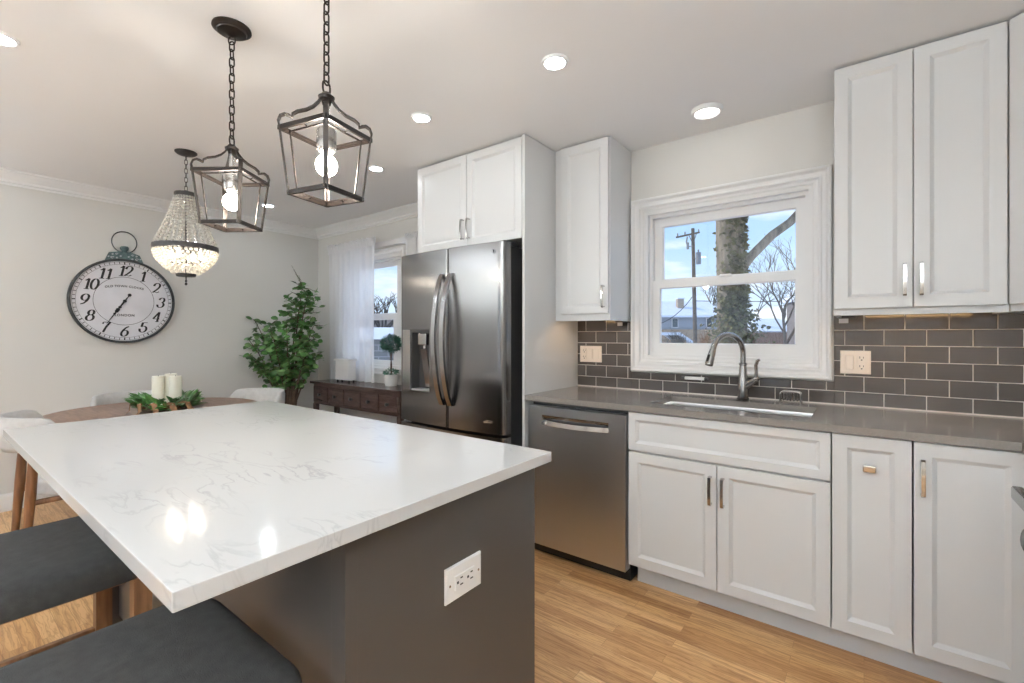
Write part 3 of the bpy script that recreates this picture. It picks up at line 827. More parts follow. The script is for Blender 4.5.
MB().box(-2.345, -2.262, yq + .006, 2.09, 1.195, 1.275, .008).cyl((-2.30, yq + .03, 1.195), (-2.30, yq + .03, 1.175), .012).build('nozzle', 'nickel', d)
MB().extr([(0, 0), (.006, 0), (.050, -.250), (.044, -.250)], ((-2.325, 2.056, 1.170), (0, 1, 0), (0, 0, 1), (1, 0, 0)), .055).build('paddle', 'handle_steel', d)
# freezer drawer
d = MB().prism(door_poly(FX0, FX1, .020, .045), .085, .672).build('drawer', 'dark_steel', t, 50)
MB().tube([(-2.47, fy(-2.47) + .003, .60), (-2.46, fy(-2.46) - .045, .60), (-2.08, fy(-2.08) - .065, .60), (-1.71, fy(-1.71) - .045, .60), (-1.70, fy(-1.70) + .003, .60)], .012, 10).build('handle', 'handle_steel', d)
MB().box(FX0 + .02, FX1 - .02, 2.10, 2.15, .001, .08).build('base_grille', 'black', t)

# ================================================================== ISLAND
IX0, IX1, IY0, IY1 = -2.525, -.741, .217, 1.168
b = MB().box(IX0, IX1, IY0, IY1, .884, .914, .003, 2)
solo('island_worktop', b, 'quartz', 'large white quartz worktop with faint grey veins on the kitchen island', 'worktop', (-1.63, .69, .884))
t = thing('kitchen_island', 'charcoal grey island base with a white outlet on its end panel', 'kitchen island', (-1.63, .85, 0))
MB().box(-2.455, -.812, .535, 1.130, .10, .8835, .002).build('body', 'island', t)
MB().box(-2.40, -.86, .60, 1.07, .001, .10).build('plinth', 'black', t)
MB().box(-.812, -.790, .535, 1.150, .001, .8835, .001).build('end_panel', 'island', t)
MB().box(-.835, -.787, .508, .535, .001, .8835, .001).build('corner_post', 'island', t)
MB().box(-2.475, -2.455, .508, 1.150, .001, .8835, .001).build('end_panel', 'island', t)
for i in range(3):
    x0 = -2.450 + i * .548
    d = MB().panel((x0 + .542, 1.131, .115), (-1, 0, 0), V, (0, 1, 0), .542, .755, SHAKER).build('door', 'island', t)
    MB().ribbon([(x0 + .48, 1.150 + o, .70 + a) for a, o in ((-.06, 0), (-.062, .022), (-.04, .029), (.04, .029), (.062, .022), (.06, 0))], (.012, 0, 0), .007).build('handle', 'chrome', d)
op = MB().panel((-.790, .772, .621), (0, 1, 0), V, (1, 0, 0), .126, .084, [(0, 0), (0, .004), (.003, .007)]).build('outlet_plate', 'plate_white', t)
op['label'] = 'white electrical outlet plate'
rc = MB().panel((-.783, .800, .645), (0, 1, 0), V, (1, 0, 0), .070, .036, [(0, 0), (.0015, .003)]).build('receptacle', 'plate_white', op)
for cy in (.817, .853):
    b = MB()
    for oy, oz, hw, hh in ((.004, -.008, .005, .0016), (.004, .008, .004, .0016), (-.009, 0, .003, .003)):
        b.box(-.7806, -.7796, cy + oy - hw, cy + oy + hw, .663 + oz - hh, .663 + oz + hh)
    b.build('slots', 'ink', op)
for cy in (.784, .886): MB().lathe([(0, .0015), (.003, .001), (.0032, 0)], (-.783, cy, .663), 10, ((0, 1, 0), (0, 0, 1), (1, 0, 0))).build('screw', 'chrome', op)

# ================================================================== BAR STOOLS
def make_stool(label):
    t = thing('bar_stool', label, 'stool', (0, 0, 0), 'bar stools at the kitchen island')
    W_, D0, D1 = .265, -.25, .25
    b = MB()
    # saddle-soft cushion: rounded rectangle outline in several layers
    def ring(ins, z, crown=0):
        P = []
        for cx, cy, a0 in ((W_ - .09, D1 - .09, 0), (-W_ + .09, D1 - .09, 90), (-W_ + .09, D0 + .09, 180), (W_ - .09, D0 + .09, 270)):
            for i in range(7):
                a = RAD(a0 + 15 * i); r = .09 - ins
                P.append((cx + r * cos(a), cy + r * sin(a), z))
        return [b.bm.verts.new(p) for p in P]
    prev = None; first = None
    for ins, z in ((.02, .548), (.003, .552), (0, .562), (0, .600), (.004, .615), (.016, .626), (.040, .632), (.075, .635)):
        r = ring(ins, z)
        if prev:
            for k in range(len(r)): b.bm.faces.new((prev[k], prev[(k + 1) % len(r)], r[(k + 1) % len(r)], r[k]))
        else: first = r
        prev = r
    b.bm.faces.new(first[::-1]); b.bm.faces.new(prev)
    b.build('seat', 'charfabric', t, 60)
    MB().box(-.195, .195, -.185, .185, .520, .547, .004).build('apron', 'stoolwood', t)
    for sx in (-1, 1):
        for sy in (-1, 1):
            MB().obox((sx * .222, sy * .212, .272), (1, 0, 0), (0, 1, 0), (0, 0, 1), .022, .022, .271).build('leg', 'stoolwood', t)
    for sx in (-1, 1):
        MB().box(sx * .222 - .011, sx * .222 + .011, -.19, .19, .195, .228, .003).build('stretcher', 'stoolwood', t)
    MB().box(-.20, .20, .201, .223, .150, .183, .003).build('footrest', 'stoolwood', t)
    return t
s1 = make_stool('charcoal fabric bar stool at the far left end of the island')
s2 = copy_tree(s1); s2['label'] = 'charcoal fabric bar stool nearest the camera at the bottom edge'
s1.location = (-1.945, .215, 0); s2.location = (-1.062, .215, 0)

# ================================================================== LANTERN PENDANTS
def stadium_link(mb, c, hl, hw, r, plane):
    pts = []
    for a in range(0, 181, 30): pts.append((hw * cos(RAD(a)), hl - hw + hw * sin(RAD(a))))
    for a in range(180, 361, 30): pts.append((hw * cos(RAD(a)), -hl + hw + hw * sin(RAD(a))))
    c = Vector(c)
    P = [c + (Vector((x, 0, z)) if plane else Vector((0, x, z))) for x, z in pts]
    mb.tube(P, r, 6, closed=True)
def chain(mb, z0, z1, hl=.019, hw=.0090, r=.0028):
    pitch = 2 * hl - 2.6 * r; n = max(1, int(round((z1 - z0) / pitch))); pitch = (z1 - z0) / n
    for i in range(n): stadium_link(mb, (0, 0, z0 + pitch * (i + .5)), hl, hw, r, i % 2)
    return mb
def make_lantern(label):
    t = thing('lantern_pendant', label, 'pendant light', (0, 0, 0), 'lantern pendants over the island')
    zc = H - .0005
    MB().lathe([(0, 0), (.066, 0), (.067, -.006), (.060, -.012), (.052, -.014), (.048, -.020), (.020, -.026), (.010, -.034), (0, -.036)], (0, 0, zc), 32).build('canopy', 'bronze', t)
    b = MB(); stadium_link(b, (0, 0, zc - .048), .016, .013, .0028, 1); stadium_link(b, (0, 0, 2.006), .020, .014, .003, 0)
    chain(b, 2.018, zc - .056).build('chain', 'bronze', t)
    MB().lathe([(0, 1.955), (.012, 1.955), (.014, 1.966), (.022, 1.970), (.024, 1.978), (.016, 1.984), (.012, 1.990), (0, 1.992)], (0, 0, 0), 20).build('cap', 'bronze', t)
    zt, zb, st, sb = 1.867, 1.680, .090, .0725
    k2 = math.sqrt(2)
    og = [(.127, zt), (.1305, 1.885), (.125, 1.901), (.113, 1.908), (.101, 1.905), (.094, 1.901), (.0925, 1.911), (.080, 1.921), (.055, 1.931), (.036, 1.944), (.022, 1.960), (.014, 1.976)]
    for sx, sy in ((1, 1), (-1, 1), (-1, -1), (1, -1)):
        dx, dy = sx / k2, sy / k2
        pts = [(dx * sb * k2, dy * sb * k2, zb - .006)] + [(dx * r, dy * r, z) for r, z in og]
        MB().ribbon(pts, (-dy * .014, dx * .014, 0), .006).build('strap', 'bronze', t)
    def square(mb, s_, z, hw, hh):
        for i in range(4):
            a = RAD(90 * i); ax = Vector((cos(a), sin(a), 0)); ay = Vector((-sin(a), cos(a), 0))
            mb.obox(ax * s_ + Vector((0, 0, z)), ax, ay, (0, 0, 1), hw, s_ + hw, hh)
        return mb
    square(MB(), st, zt, .004, .0065).build('top_frame', 'bronze', t)
    square(MB(), sb, zb, .004, .0065).build('bottom_frame', 'bronze', t)
    b = MB(); q = .78
    square(b, st * q, zt - .008, .002, .002); square(b, sb * q, zb + .004, .002, .002)
    for sx, sy in ((1, 1), (-1, 1), (-1, -1), (1, -1)):
        b.tube([(sx * sb * q, sy * sb * q, zb + .004), (sx * st * q, sy * st * q, zt - .008)], .0028, 6)
    for a in range(4):
        ax = Vector((cos(RAD(90 * a)), sin(RAD(90 * a)), 0))
        b.tube([ax * (st * q) + Vector((0, 0, zt - .008)), ax * st + Vector((0, 0, zt))], .002, 6)
        b.tube([ax * (sb * q) + Vector((0, 0, zb + .004)), ax * sb + Vector((0, 0, zb))], .002, 6)
    b.build('inner_frame', 'bronze', t)
    so = MB().lathe([(0, 1.956), (.009, 1.956), (.009, 1.890), (.014, 1.886), (.026, 1.880), (.0285, 1.872), (.0285, 1.824), (.024, 1.814), (.016, 1.808), (0, 1.808)], (0, 0, 0), 20).build('socket', 'socket', t)
    MB().lathe([(0, 1.740), (.012, 1.7425), (.022, 1.749), (.029, 1.760), (.031, 1.772), (.029, 1.784), (.022, 1.795), (.013, 1.802), (.012, 1.8075), (0, 1.8075)], (0, 0, 0), 20).build('bulb', 'bulb', t)
    return t
l1 = make_lantern('dark bronze lantern pendant on a full visible chain, farther from the camera')
l2 = copy_tree(l1); l2['label'] = 'dark bronze lantern pendant nearest the camera, its chain leaving the top edge'
l1.location = (-1.929, .758, 0); l1.rotation_euler = (0, 0, YAW - RAD(1.6))
l2.location = (-1.288, .768, 0); l2.rotation_euler = (0, 0, YAW - RAD(24))

# ================================================================== BEADED CHANDELIER
CX, CY = -3.468, 1.092
t = thing('beaded_chandelier', 'crystal bead basket chandelier with dark metal bands above the dining table', 'chandelier', (CX, CY, 1.585))
MB().lathe([(0, 0), (.061, 0), (.061, -.006), (.050, -.016), (.02, -.024), (0, -.026)], (CX, CY, H - .0005), 28).build('canopy', 'rust', t)
b = MB(); chain(b, 2.190, 2.416, .017, .008, .002)
bmesh.ops.translate(b.bm, verts=b.bm.verts, vec=(CX, CY, 0)); b.build('chain', 'rust', t)
def band(r, z0, z1, th=.006):
    return MB().lathe([(r - th, z0), (r, z0), (r + .001, (z0 + z1) / 2), (r, z1), (r - th, z1), (r - th, z0)], (CX, CY, 0), 40)
b = band(.064, 2.140, 2.172); b.lathe([(0, 2.169), (.061, 2.169), (.061, 2.176), (.012, 2.180), (.010, 2.192), (0, 2.194)], (CX, CY, 0), 24).build('top_band', 'rust', t)
band(.178, 1.806, 1.836).build('middle_band', 'rust', t)
MB().lathe([(0, 1.640), (.052, 1.640), (.055, 1.648), (.055, 1.656), (0, 1.658)], (CX, CY, 0), 28).build('bottom_plate', 'rust', t)
MB().tube([(CX, CY, 2.17), (CX, CY, 1.656)], .005, 8).build('stem', 'rust', t)
b = MB(); b.tube([(CX, CY, 1.642), (CX, CY, 1.615)], .004, 8).ball((CX, CY, 1.610), .008, 1).ball((CX, CY, 1.592), .0085, 1, (1, 1, 1.4))
b.build('finial', 'rust', t)
b = MB(); nst = 26
for k in range(nst):
    a = 2 * pi * k / nst
    L_ = []
    for i in range(16):
        s_ = i / 15; z = 2.143 - .305 * s_
        r = .059 + (.170 - .059) * (.78 * s_ + .22 * s_ ** 2.2)
        b.ball((CX + r * cos(a), CY + r * sin(a), z), .0102, 1)
o = b.build('upper_bead_strands', 'beads', t, 20); o['kind'] = 'stuff'
b = MB()
for lv in range(8):
    s_ = (lv + .5) / 8; z = 1.803 - .148 * s_
    r = .170 - (.170 - .060) * s_ ** 1.9
    n = int(2 * pi * r / .026)
    for k in range(n):
        a = 2 * pi * (k + .5 * (lv % 2)) / n
        b.ball((CX + r * cos(a), CY + r * sin(a), z), .0115, 1)
o = b.build('lower_bead_basket', 'beads', t, 20); o['kind'] = 'stuff'
for k in range(4):
    a = RAD(45 + 90 * k); x, y = CX + .085 * cos(a), CY + .085 * sin(a)
    arm = MB().tube([(CX, CY, 1.74), (CX + .05 * cos(a), CY + .05 * sin(a), 1.720), (x, y, 1.725)], .004, 6).cyl((x, y, 1.725), (x, y, 1.752), .010, seg=12).build('arm', 'rust', t)
    MB().lathe([(0, 1.752), (.005, 1.753), (.0085, 1.768), (.008, 1.785), (.004, 1.806), (0, 1.815)], (x, y, 0), 12).build('bulb', 'cbulb', arm)

# ================================================================== CEILING DOWNLIGHTS
def make_down(x, y, r, label, thick=.010, glow='down'):
    t = thing('ceiling_light', label, 'ceiling light', (x, y, H), 'recessed ceiling downlights')
    MB().lathe([(r * .72, 0), (r, 0), (r, -.004), (r * .94, -thick), (r * .80, -thick), (r * .72, -thick * .6), (r * .72, 0)], (x, y, H - .0004), 36).build('trim_ring', 'trim', t)
    MB().lathe([(0, -thick * .7), (r * .72, -thick * .7), (r * .72, -.001), (0, -.001)], (x, y, H - .0004), 36).build('diffuser', glow, t)
    return t
make_down(-1.058, 1.694, .058, 'round recessed downlight in the ceiling above the kitchen aisle, right of the pendants')
make_down(-1.901, 1.688, .056, 'round recessed downlight in front of the cabinet over the refrigerator')
make_down(-.652, 2.535, .078, 'larger flush round disc light on the ceiling in front of the sink window', .022, 'disc')
make_down(-2.716, .225, .056, 'round recessed downlight cut by the left edge of the photo')
make_down(-2.734, 2.007, .056, 'round recessed downlight just right of the nearer lantern')
make_down(-4.286, 1.984, .056, 'round recessed downlight behind the farther lantern, near the crown moulding')
for x, y in ((-.15, .35), (-.15, -1.3), (-1.9, -1.4), (-3.7, -1.4), (-4.2, .2)):  # extra downlights outside the view, added to light the room
    make_down(x, y, .056, 'added unseen round downlight in the ceiling outside the view')

# ================================================================== ADDED FILL LAMPS (invented uplighters behind the camera, brightening the ceiling)
def make_fill_lamp(x, y, label):
    t = thing('added_fill_lamp', label, 'added fill lamp', (x, y, 0))
    MB().lathe([(0, .001), (.14, .001), (.14, .018), (.03, .03), (0, .03)], (x, y, 0), 32).build('base', 'bronze', t)
    MB().cyl((x, y, .028), (x, y, 1.380), .012).build('pole', 'bronze', t)
    MB().lathe([(0, 1.375), (.03, 1.375), (.12, 1.420), (.17, 1.490), (.174, 1.520), (.166, 1.520), (.160, 1.490), (.11, 1.432), (0, 1.410)], (x, y, 0), 40).build('bowl_shade', 'whitepot', t)
    MB().lathe([(0, 1.480), (.150, 1.480), (.150, 1.484), (0, 1.484)], (x, y, 0), 40).build('lamp_disc', 'fill_lamp_disc', t)
make_fill_lamp(.10, -1.9, 'added unseen fill uplighter behind the camera right of the added garden door')
make_fill_lamp(.72, -1.0, 'added unseen fill uplighter behind the camera by the right wall')
make_fill_lamp(-4.1, -2.0, 'added unseen fill uplighter behind the camera in the far left corner')

# ================================================================== WALL CLOCK
KY, KZ, KR = 1.098, 1.545, .348
KX = XL
fu_, fv_, fn_ = Vector((0, 1, 0)), Vector((0, 0, 1)), Vector((1, 0, 0))
t = thing('wall_clock', 'large round pocket-watch style wall clock with a teal bracket and ring on top', 'clock', (KX, KY, KZ))
FR = (fu_, fv_, fn_)
MB().lathe([(0, .002), (KR * .97, .002), (KR, .010), (KR, .040), (KR * .985, .048), (KR * .955, .048), (KR * .945, .034), (KR * .945, .026), (0, .026)], (KX, KY, KZ), 72, FR).build('rim', 'clockrim', t)
MB().lathe([(0, .030), (KR * .944, .030), (KR * .944, .0265), (0, .0265)], (KX, KY, KZ), 72, FR).build('face', 'clockface', t)
def P3(x, y, d=.0312): return Vector((KX + d, KY + x, KZ + y))
def flat_ring(mb, r0, r1, n=72):
    A = [mb.bm.verts.new(P3(r0 * cos(2 * pi * k / n), r0 * sin(2 * pi * k / n))) for k in range(n)]
    B = [mb.bm.verts.new(P3(r1 * cos(2 * pi * k / n), r1 * sin(2 * pi * k / n))) for k in range(n)]
    for k in range(n): mb.bm.faces.new((A[k], A[(k + 1) % n], B[(k + 1) % n], B[k]))
b = MB()
flat_ring(b, KR * .565, KR * .573); flat_ring(b, KR * .865, KR * .870); flat_ring(b, KR * .925, KR * .930)
for k in range(60):
    a = 2 * pi * k / 60; r0, r1, hw = (KR * .868, KR * .928, .004) if k % 5 == 0 else (KR * .875, KR * .925, .0022)
    ca, sa = sin(a), cos(a)
    vs_ = [P3(ca * r0 - sa * hw, sa * r0 + ca * hw), P3(ca * r0 + sa * hw, sa * r0 - ca * hw), P3(ca * r1 + sa * hw, sa * r1 - ca * hw), P3(ca * r1 - sa * hw, sa * r1 + ca * hw)]
    b._faces(vs_, [(0, 1, 2, 3)])
b.build('minute_track', 'ink', t, recalc=False)
DIG = {
 '0': [arc(.3, .5, .25, .5, 90, 450, 28)],
 '1': [[(.08, .80), (.2, .86), (.32, 1.0)], [(.32, 1.0), (.32, 0)], [(.12, .01), (.52, .01)]],
 '2': [arc(.28, .74, .24, .26, 190, -20, 14) + [(.44, .50), (.26, .26), (.04, .04)], [(.04, .04), (.20, .10), (.38, .03), (.56, .14)]],
 '3': [arc(.28, .76, .21, .24, 175, -80, 14), arc(.26, .27, .26, .27, 82, -185, 16)],
 '4': [[(.42, 1.0), (.02, .30)], [(.02, .30), (.58, .30)], [(.42, 1.0), (.42, 0)], [(.26, .01), (.56, .01)]],
 '5': [[(.52, .97), (.14, .97)], [(.14, .97), (.10, .55)], arc(.27, .31, .27, .31, 130, -190, 18)],
 '6': [[(.50, .96), (.30, .84), (.12, .58), (.04, .32)], arc(.29, .29, .25, .29, 180, 540, 24)],
 '7': [[(.04, .80), (.06, .96), (.56, .96)], [(.56, .96), (.34, .5), (.22, 0)]],
 '8': [arc(.3, .76, .20, .24, 0, 360, 20), arc(.3, .27, .26, .27, 0, 360, 22)],
 '9': [arc(.29, .70, .25, .30, 0, 360, 24), [(.54, .68), (.48, .40), (.30, .14), (.08, .04)]],
}
def pen(mb, stroke, ox, oy, sc):
    P = [Vector(((x + .22 * y) * sc, y * sc)) for x, y in stroke]; n = len(P); A = []; B = []
    for i in range(n):
        d = (P[min(i + 1, n - 1)] - P[max(i - 1, 0)]).normalized()
        w = sc * (.055 + .135 * abs(d.y) ** 1.6)
        nn = Vector((-d.y, d.x)) * (w / 2)
        A.append(mb.bm.verts.new(P3(ox + P[i].x + nn.x, oy + P[i].y + nn.y, .0316))); B.append(mb.bm.verts.new(P3(ox + P[i].x - nn.x, oy + P[i].y - nn.y, .0316)))
    for i in range(n - 1): mb.bm.faces.new((A[i], A[i + 1], B[i + 1], B[i]))
for hnum in range(1, 13):
    b = MB()
    a = RAD(30 * hnum); rr = KR * .715; cx, cy = rr * sin(a), rr * cos(a); sc = .084; s_ = str(hnum); adv = .50 if len(s_) == 2 else .6
    wtot = adv * sc * len(s_) + .15 * sc
    for i, ch in enumerate(s_):
        for st in DIG[ch]: pen(b, st, cx - wtot / 2 + i * adv * sc, cy - sc / 2, sc)
    b.build('hour_numeral', 'ink', t, recalc=False)
def text_part(body, size, cx, cy, name, parent, bend=0.0):
    cu = bpy.data.curves.new('lettering', 'FONT'); cu.body = body; cu.size = size; cu.align_x = 'CENTER'; cu.align_y = 'CENTER'; cu.space_character = 1.15; cu.offset = .0007
    ob = bpy.data.objects.new('lettering', cu); COL.objects.link(ob)
    me = bpy.data.meshes.new_from_object(ob.evaluated_get(bpy.context.evaluated_depsgraph_get()))
    bpy.data.objects.remove(ob)
    for v in me.vertices:
        x, y = v.co.x, v.co.y
        v.co = Vector((.0314, cx + x, cy + y - bend * x * x))
    me.materials.append(M['ink'])
    o = bpy.data.objects.new(name, me); COL.objects.link(o); o.parent = parent
    return o
text_part('OLD TOWN CLOCKS', .0235, 0, .122, 'lettering', t, .9)
text_part('LONDON', .027, .0, -.118, 'lettering', t)
b = MB()
ha = RAD(30 * 6.78 + 8); dxh, dyh = sin(ha), cos(ha)
def hand(mb, L_, tail, d, blobs, w0):
    q = Vector((dxh, dyh)); pr = Vector((-q.y, q.x))
    pts = [(-tail, w0 * .4), (-tail * .5, w0 * .35), (0, w0 * .6), (L_ * .4, w0 * .45), (L_ * .7, w0 * .4), (L_, w0 * .1)]
    for s_, w_ in zip(pts, pts[1:]):
        (a0, wa), (a1, wb) = s_, w_
        mb._faces([P3(*(q * a0 + pr * wa), d), P3(*(q * a0 - pr * wa), d), P3(*(q * a1 - pr * wb), d), P3(*(q * a1 + pr * wb), d)], [(0, 1, 2, 3)])
    for s_, r in blobs:
        c = q * s_
        mb.lathe([(0, d + .001), (r * .8, d + .001), (r, d), (r, d - .001), (0, d - .001)], (KX, KY + c.x, KZ + c.y), 14, FR)
hand(b, .225, .065, .037, ((-.060, .013), (.0, .013), (.060, .011), (.10, .013)), .010)
b.build('minute_hand', 'ink', t, recalc=False)
b = MB(); hand(b, .150, .03, .034, ((.085, .014), (.125, .009)), .012); b.build('hour_hand', 'ink', t, recalc=False)
# bracket, crown knob and ring
br_ = [(-.128, .318), (-.120, .335), (-.098, .392), (-.060, .400), (-.030, .408), (.030, .408), (.060, .400), (.098, .388), (.122, .330), (.128, .312), (.06, .338), (-.06, .338)]
MB().extr([(x, y) for x, y in br_], ((KX + .008, KY, KZ), fu_, fv_, fn_), .030).build('bracket', 'clockteal', t)
b = MB()
for sx in (-1, 1):
    for yy, xx, rr in ((.352, .080, .011), (.378, .078, .006), (.356, .104, .005), (.384, .052, .008), (.352, .050, .006), (.368, .026, .006)):
        b.tube([(KX + .039, KY + sx * xx + rr * cos(RAD(a)), KZ + yy + rr * .6 * sin(RAD(a))) for a in range(20, 330, 31)], .0024, 5)
b.build('bracket_scrolls', 'label', t)
MB().lathe([(0, .395), (.022, .395), (.016, .412), (.026, .424), (.030, .438), (.024, .452), (0, .458)], (KX + .023, KY, KZ), 16).build('crown_knob', 'clockteal', t)
MB().tube([(KX + .022, KY + .082 * cos(RAD(a)), KZ + .487 + .088 * sin(RAD(a))) for a in range(0, 360, 10)], .0042, 8, closed=True).build('ring', 'clockrim', t)

# ================================================================== DINING TABLE
TX, TY = -3.885, 1.065
t = thing('dining_table', 'round walnut dining table behind the island', 'table', (TX, TY, 0))
MB().lathe([(0, .722), (.585, .722), (.602, .735), (.605, .745), (.600, .750), (0, .750)], (TX, TY, 0), 72).build('tabletop', 'walnut', t, 25)
MB().lathe([(0, .690), (.20, .690), (.20, .7215), (0, .7215)], (TX, TY, 0), 40).build('apron', 'walnut', t)
MB().lathe([(0, .055), (.050, .055), (.050, .10), (.036, .30), (.036, .52), (.060, .66), (.075, .6895), (0, .6895)], (TX, TY, 0), 28).build('pedestal', 'walnut', t)
for k in range(4):
    a = RAD(90 * k); ca, sa = cos(a), sin(a)
    MB().tube([(TX + .03 * ca, TY + .03 * sa, .075), (TX + .20 * ca, TY + .20 * sa, .055), (TX + .36 * ca, TY + .36 * sa, .022)], [.034, .028, .020], 12).build('foot', 'walnut', t)

# ================================================================== DINING CHAIRS
def make_chair(label):
    t = thing('dining_chair', label, 'chair', (0, 0, 0), 'upholstered chairs round the dining table')
    b = MB()
    prev = None; first = None; nA = 28
    for i in range(nA + 1):
        s_ = -1 + 2 * i / nA; a = RAD(-90 + s_ * 90); u = abs(s_)
        R_ = .268; top = .812 - .012 * u * u - .17 * max(0, (u - .68) / .32) ** 1.3; bot = .628 - .012 * (1 - u)
        th = .028 * (1 - .45 * u ** 3)
        c, s__ = cos(a), sin(a); lean = .030 * (1 - u)
        sec = []
        for k in range(12):
            q = 2 * pi * k / 12
            rr = R_ + th * cos(q); z = (top + bot) / 2 + (top - bot) / 2 * (sin(q) if abs(sin(q)) < .99 else sin(q))
            zz = (top + bot) / 2 + (top - bot) / 2 * max(-1, min(1, 1.35 * sin(q)))
            rr = R_ + th * cos(q) + lean * (zz - bot) / (top - bot)
            sec.append(b.bm.verts.new((rr * c, rr * s__ * .96, zz)))
        if prev:
            for k in range(12): b.bm.faces.new((prev[k], prev[(k + 1) % 12], sec[(k + 1) % 12], sec[k]))
        else: first = sec
        prev = sec
    b.bm.faces.new(first[::-1]); b.bm.faces.new(prev)
    b.build('backrest', 'linen', t, 70)
    b = MB(); pr = None
    for ins, z in ((.02, .363), (.0, .372), (0, .425), (.012, .447), (.04, .457), (.10, .461)):
        r = [b.bm.verts.new(((.245 - ins) * (abs(cos(q)) ** .62) * (1 if cos(q) > 0 else -1), .07 + (.225 - ins) * (abs(sin(q)) ** .62) * (1 if sin(q) > 0 else -1), z)) for q in [2 * pi * k / 40 for k in range(40)]]
        if pr:
            for k in range(40): b.bm.faces.new((pr[k], pr[(k + 1) % 40], r[(k + 1) % 40], r[k]))
        else: b.bm.faces.new(r[::-1])
        pr = r
    b.bm.faces.new(pr); b.build('seat', 'linen', t, 60)
    for sx in (-1, 1):
        MB().tube([(sx * .185, -.165, .690), (sx * .193, -.182, .40), (sx * .205, -.208, .001)], [.020, .024, .015], 12).build('leg', 'chairwood', t)
        MB().tube([(sx * .195, .280, .362), (sx * .215, .310, .001)], [.021, .013], 12).build('leg', 'chairwood', t)
        MB().tube([(sx * .193, -.183, .342), (sx * .196, .278, .342)], .016, 8).build('side_rail', 'chairwood', t)
    MB().tube([(-.196, .278, .342), (.196, .278, .342)], .015, 8).build('front_rail', 'chairwood', t)
    return t
c1 = make_chair('pale grey upholstered dining chair with walnut legs at the left edge of the photo')
c2 = copy_tree(c1); c2['label'] = 'pale grey upholstered dining chair behind the candles, against the clock wall'
c3 = copy_tree(c1); c3['label'] = 'pale grey upholstered dining chair beside the tall leafy plant'
c1.location = (-3.81, .595, 0); c1.rotation_euler = (0, 0, 0)
c2.location = (-4.41, 1.09, 0); c2.rotation_euler = (0, 0, RAD(-90))
c3.location = (-3.93, 1.63, 0); c3.rotation_euler = (0, 0, RAD(195))

# ================================================================== CENTREPIECE
WX, WY = -3.81, 1.085
t = thing('centerpiece_wreath', 'low wreath of green leaves, succulents and brown ribbon on the round table', 'wreath', (WX, WY, .75))
b = MB(); b.tube([(WX + .13 * cos(RAD(a)), WY + .13 * sin(RAD(a)), .770) for a in range(0, 360, 20)], .018, 8, closed=True).build('ring_base', 'bark', t)
def scatter(mb, n, L0, L1, Wf, zr, arcs, rounded=False):
    for i in range(n):
        a = RAD(rnd.uniform(*arcs)); r = .13 + rnd.uniform(-.03, .035)
        el = rnd.uniform(.1, 1.1); az = a + rnd.uniform(-1.1, 1.1)
        d = Vector((cos(az) * cos(el), sin(az) * cos(el), sin(el)))
        L_ = rnd.uniform(L0, L1)
        mb.leaf((WX + r * cos(a), WY + r * sin(a), .764 + rnd.uniform(0, zr)), d, (rnd.uniform(-1, 1), rnd.uniform(-1, 1), 1.2), L_, L_ * Wf, .35, rounded)
    return mb
scatter(MB(), 190, .06, .105, .42, .055, (0, 360)).build('green_leaves', 'leaf', t, recalc=False)['kind'] = 'stuff'
scatter(MB(), 110, .06, .10, .34, .055, (-10, 150)).build('succulent_leaves', 'succ', t, recalc=False)['kind'] = 'stuff'
b = MB()
for k in range(5):
    a0 = RAD(-95 + 26 * k); p = Vector((WX + .145 * cos(a0), WY + .145 * sin(a0), .772))
    o_ = Vector((cos(a0), sin(a0), 0)); q_ = Vector((-sin(a0), cos(a0), 0))
    b.ribbon([p, p + o_ * .03 + Vector((0, 0, .045)), p + o_ * .055 + q_ * .03 + Vector((0, 0, .040)), p + o_ * .06 + q_ * .045 + Vector((0, 0, .0)), p + o_ * .075 + q_ * .05 + Vector((0, 0, -.012))], q_ * .030 + Vector((0, 0, .008)), .002)
b.build('ribbon', 'burlap', t)
b = MB()
for i in range(22):
    a = rnd.uniform(0, 2 * pi); r = .13 + rnd.uniform(-.03, .04)
    b.ball((WX + r * cos(a), WY + r * sin(a), .795 + rnd.uniform(0, .04)), .008, 1)
b.build('white_berries', 'plate_white', t)
for i, (dx, dy, h_, lab) in enumerate(((-.040, -.036, .232, 'leftmost ivory pillar candle inside the wreath on the dining table'), (-.040, .036, .244, 'tallest ivory pillar candle at the back of the wreath on the dining table'),
                                  (.040, .040, .232, 'rightmost ivory pillar candle at the front of the wreath on the dining table'))):
    t = thing('pillar_candle', lab, 'candle', (WX + dx, WY + dy, .7505), 'pillar candles in the wreath')
    r = .036
    MB().lathe([(0, 0), (r, 0), (r, h_ - .004), (r - .004, h_), (r - .010, h_ - .002), (.008, h_ - .008), (0, h_ - .008)], (WX + dx, WY + dy, .7505), 24).build('wax', 'wax', t)
    MB().cyl((WX + dx, WY + dy, .7505 + h_ - .009), (WX + dx + .001, WY + dy, .7505 + h_ + .006), .0012, seg=6).build('wick', 'ink', t)

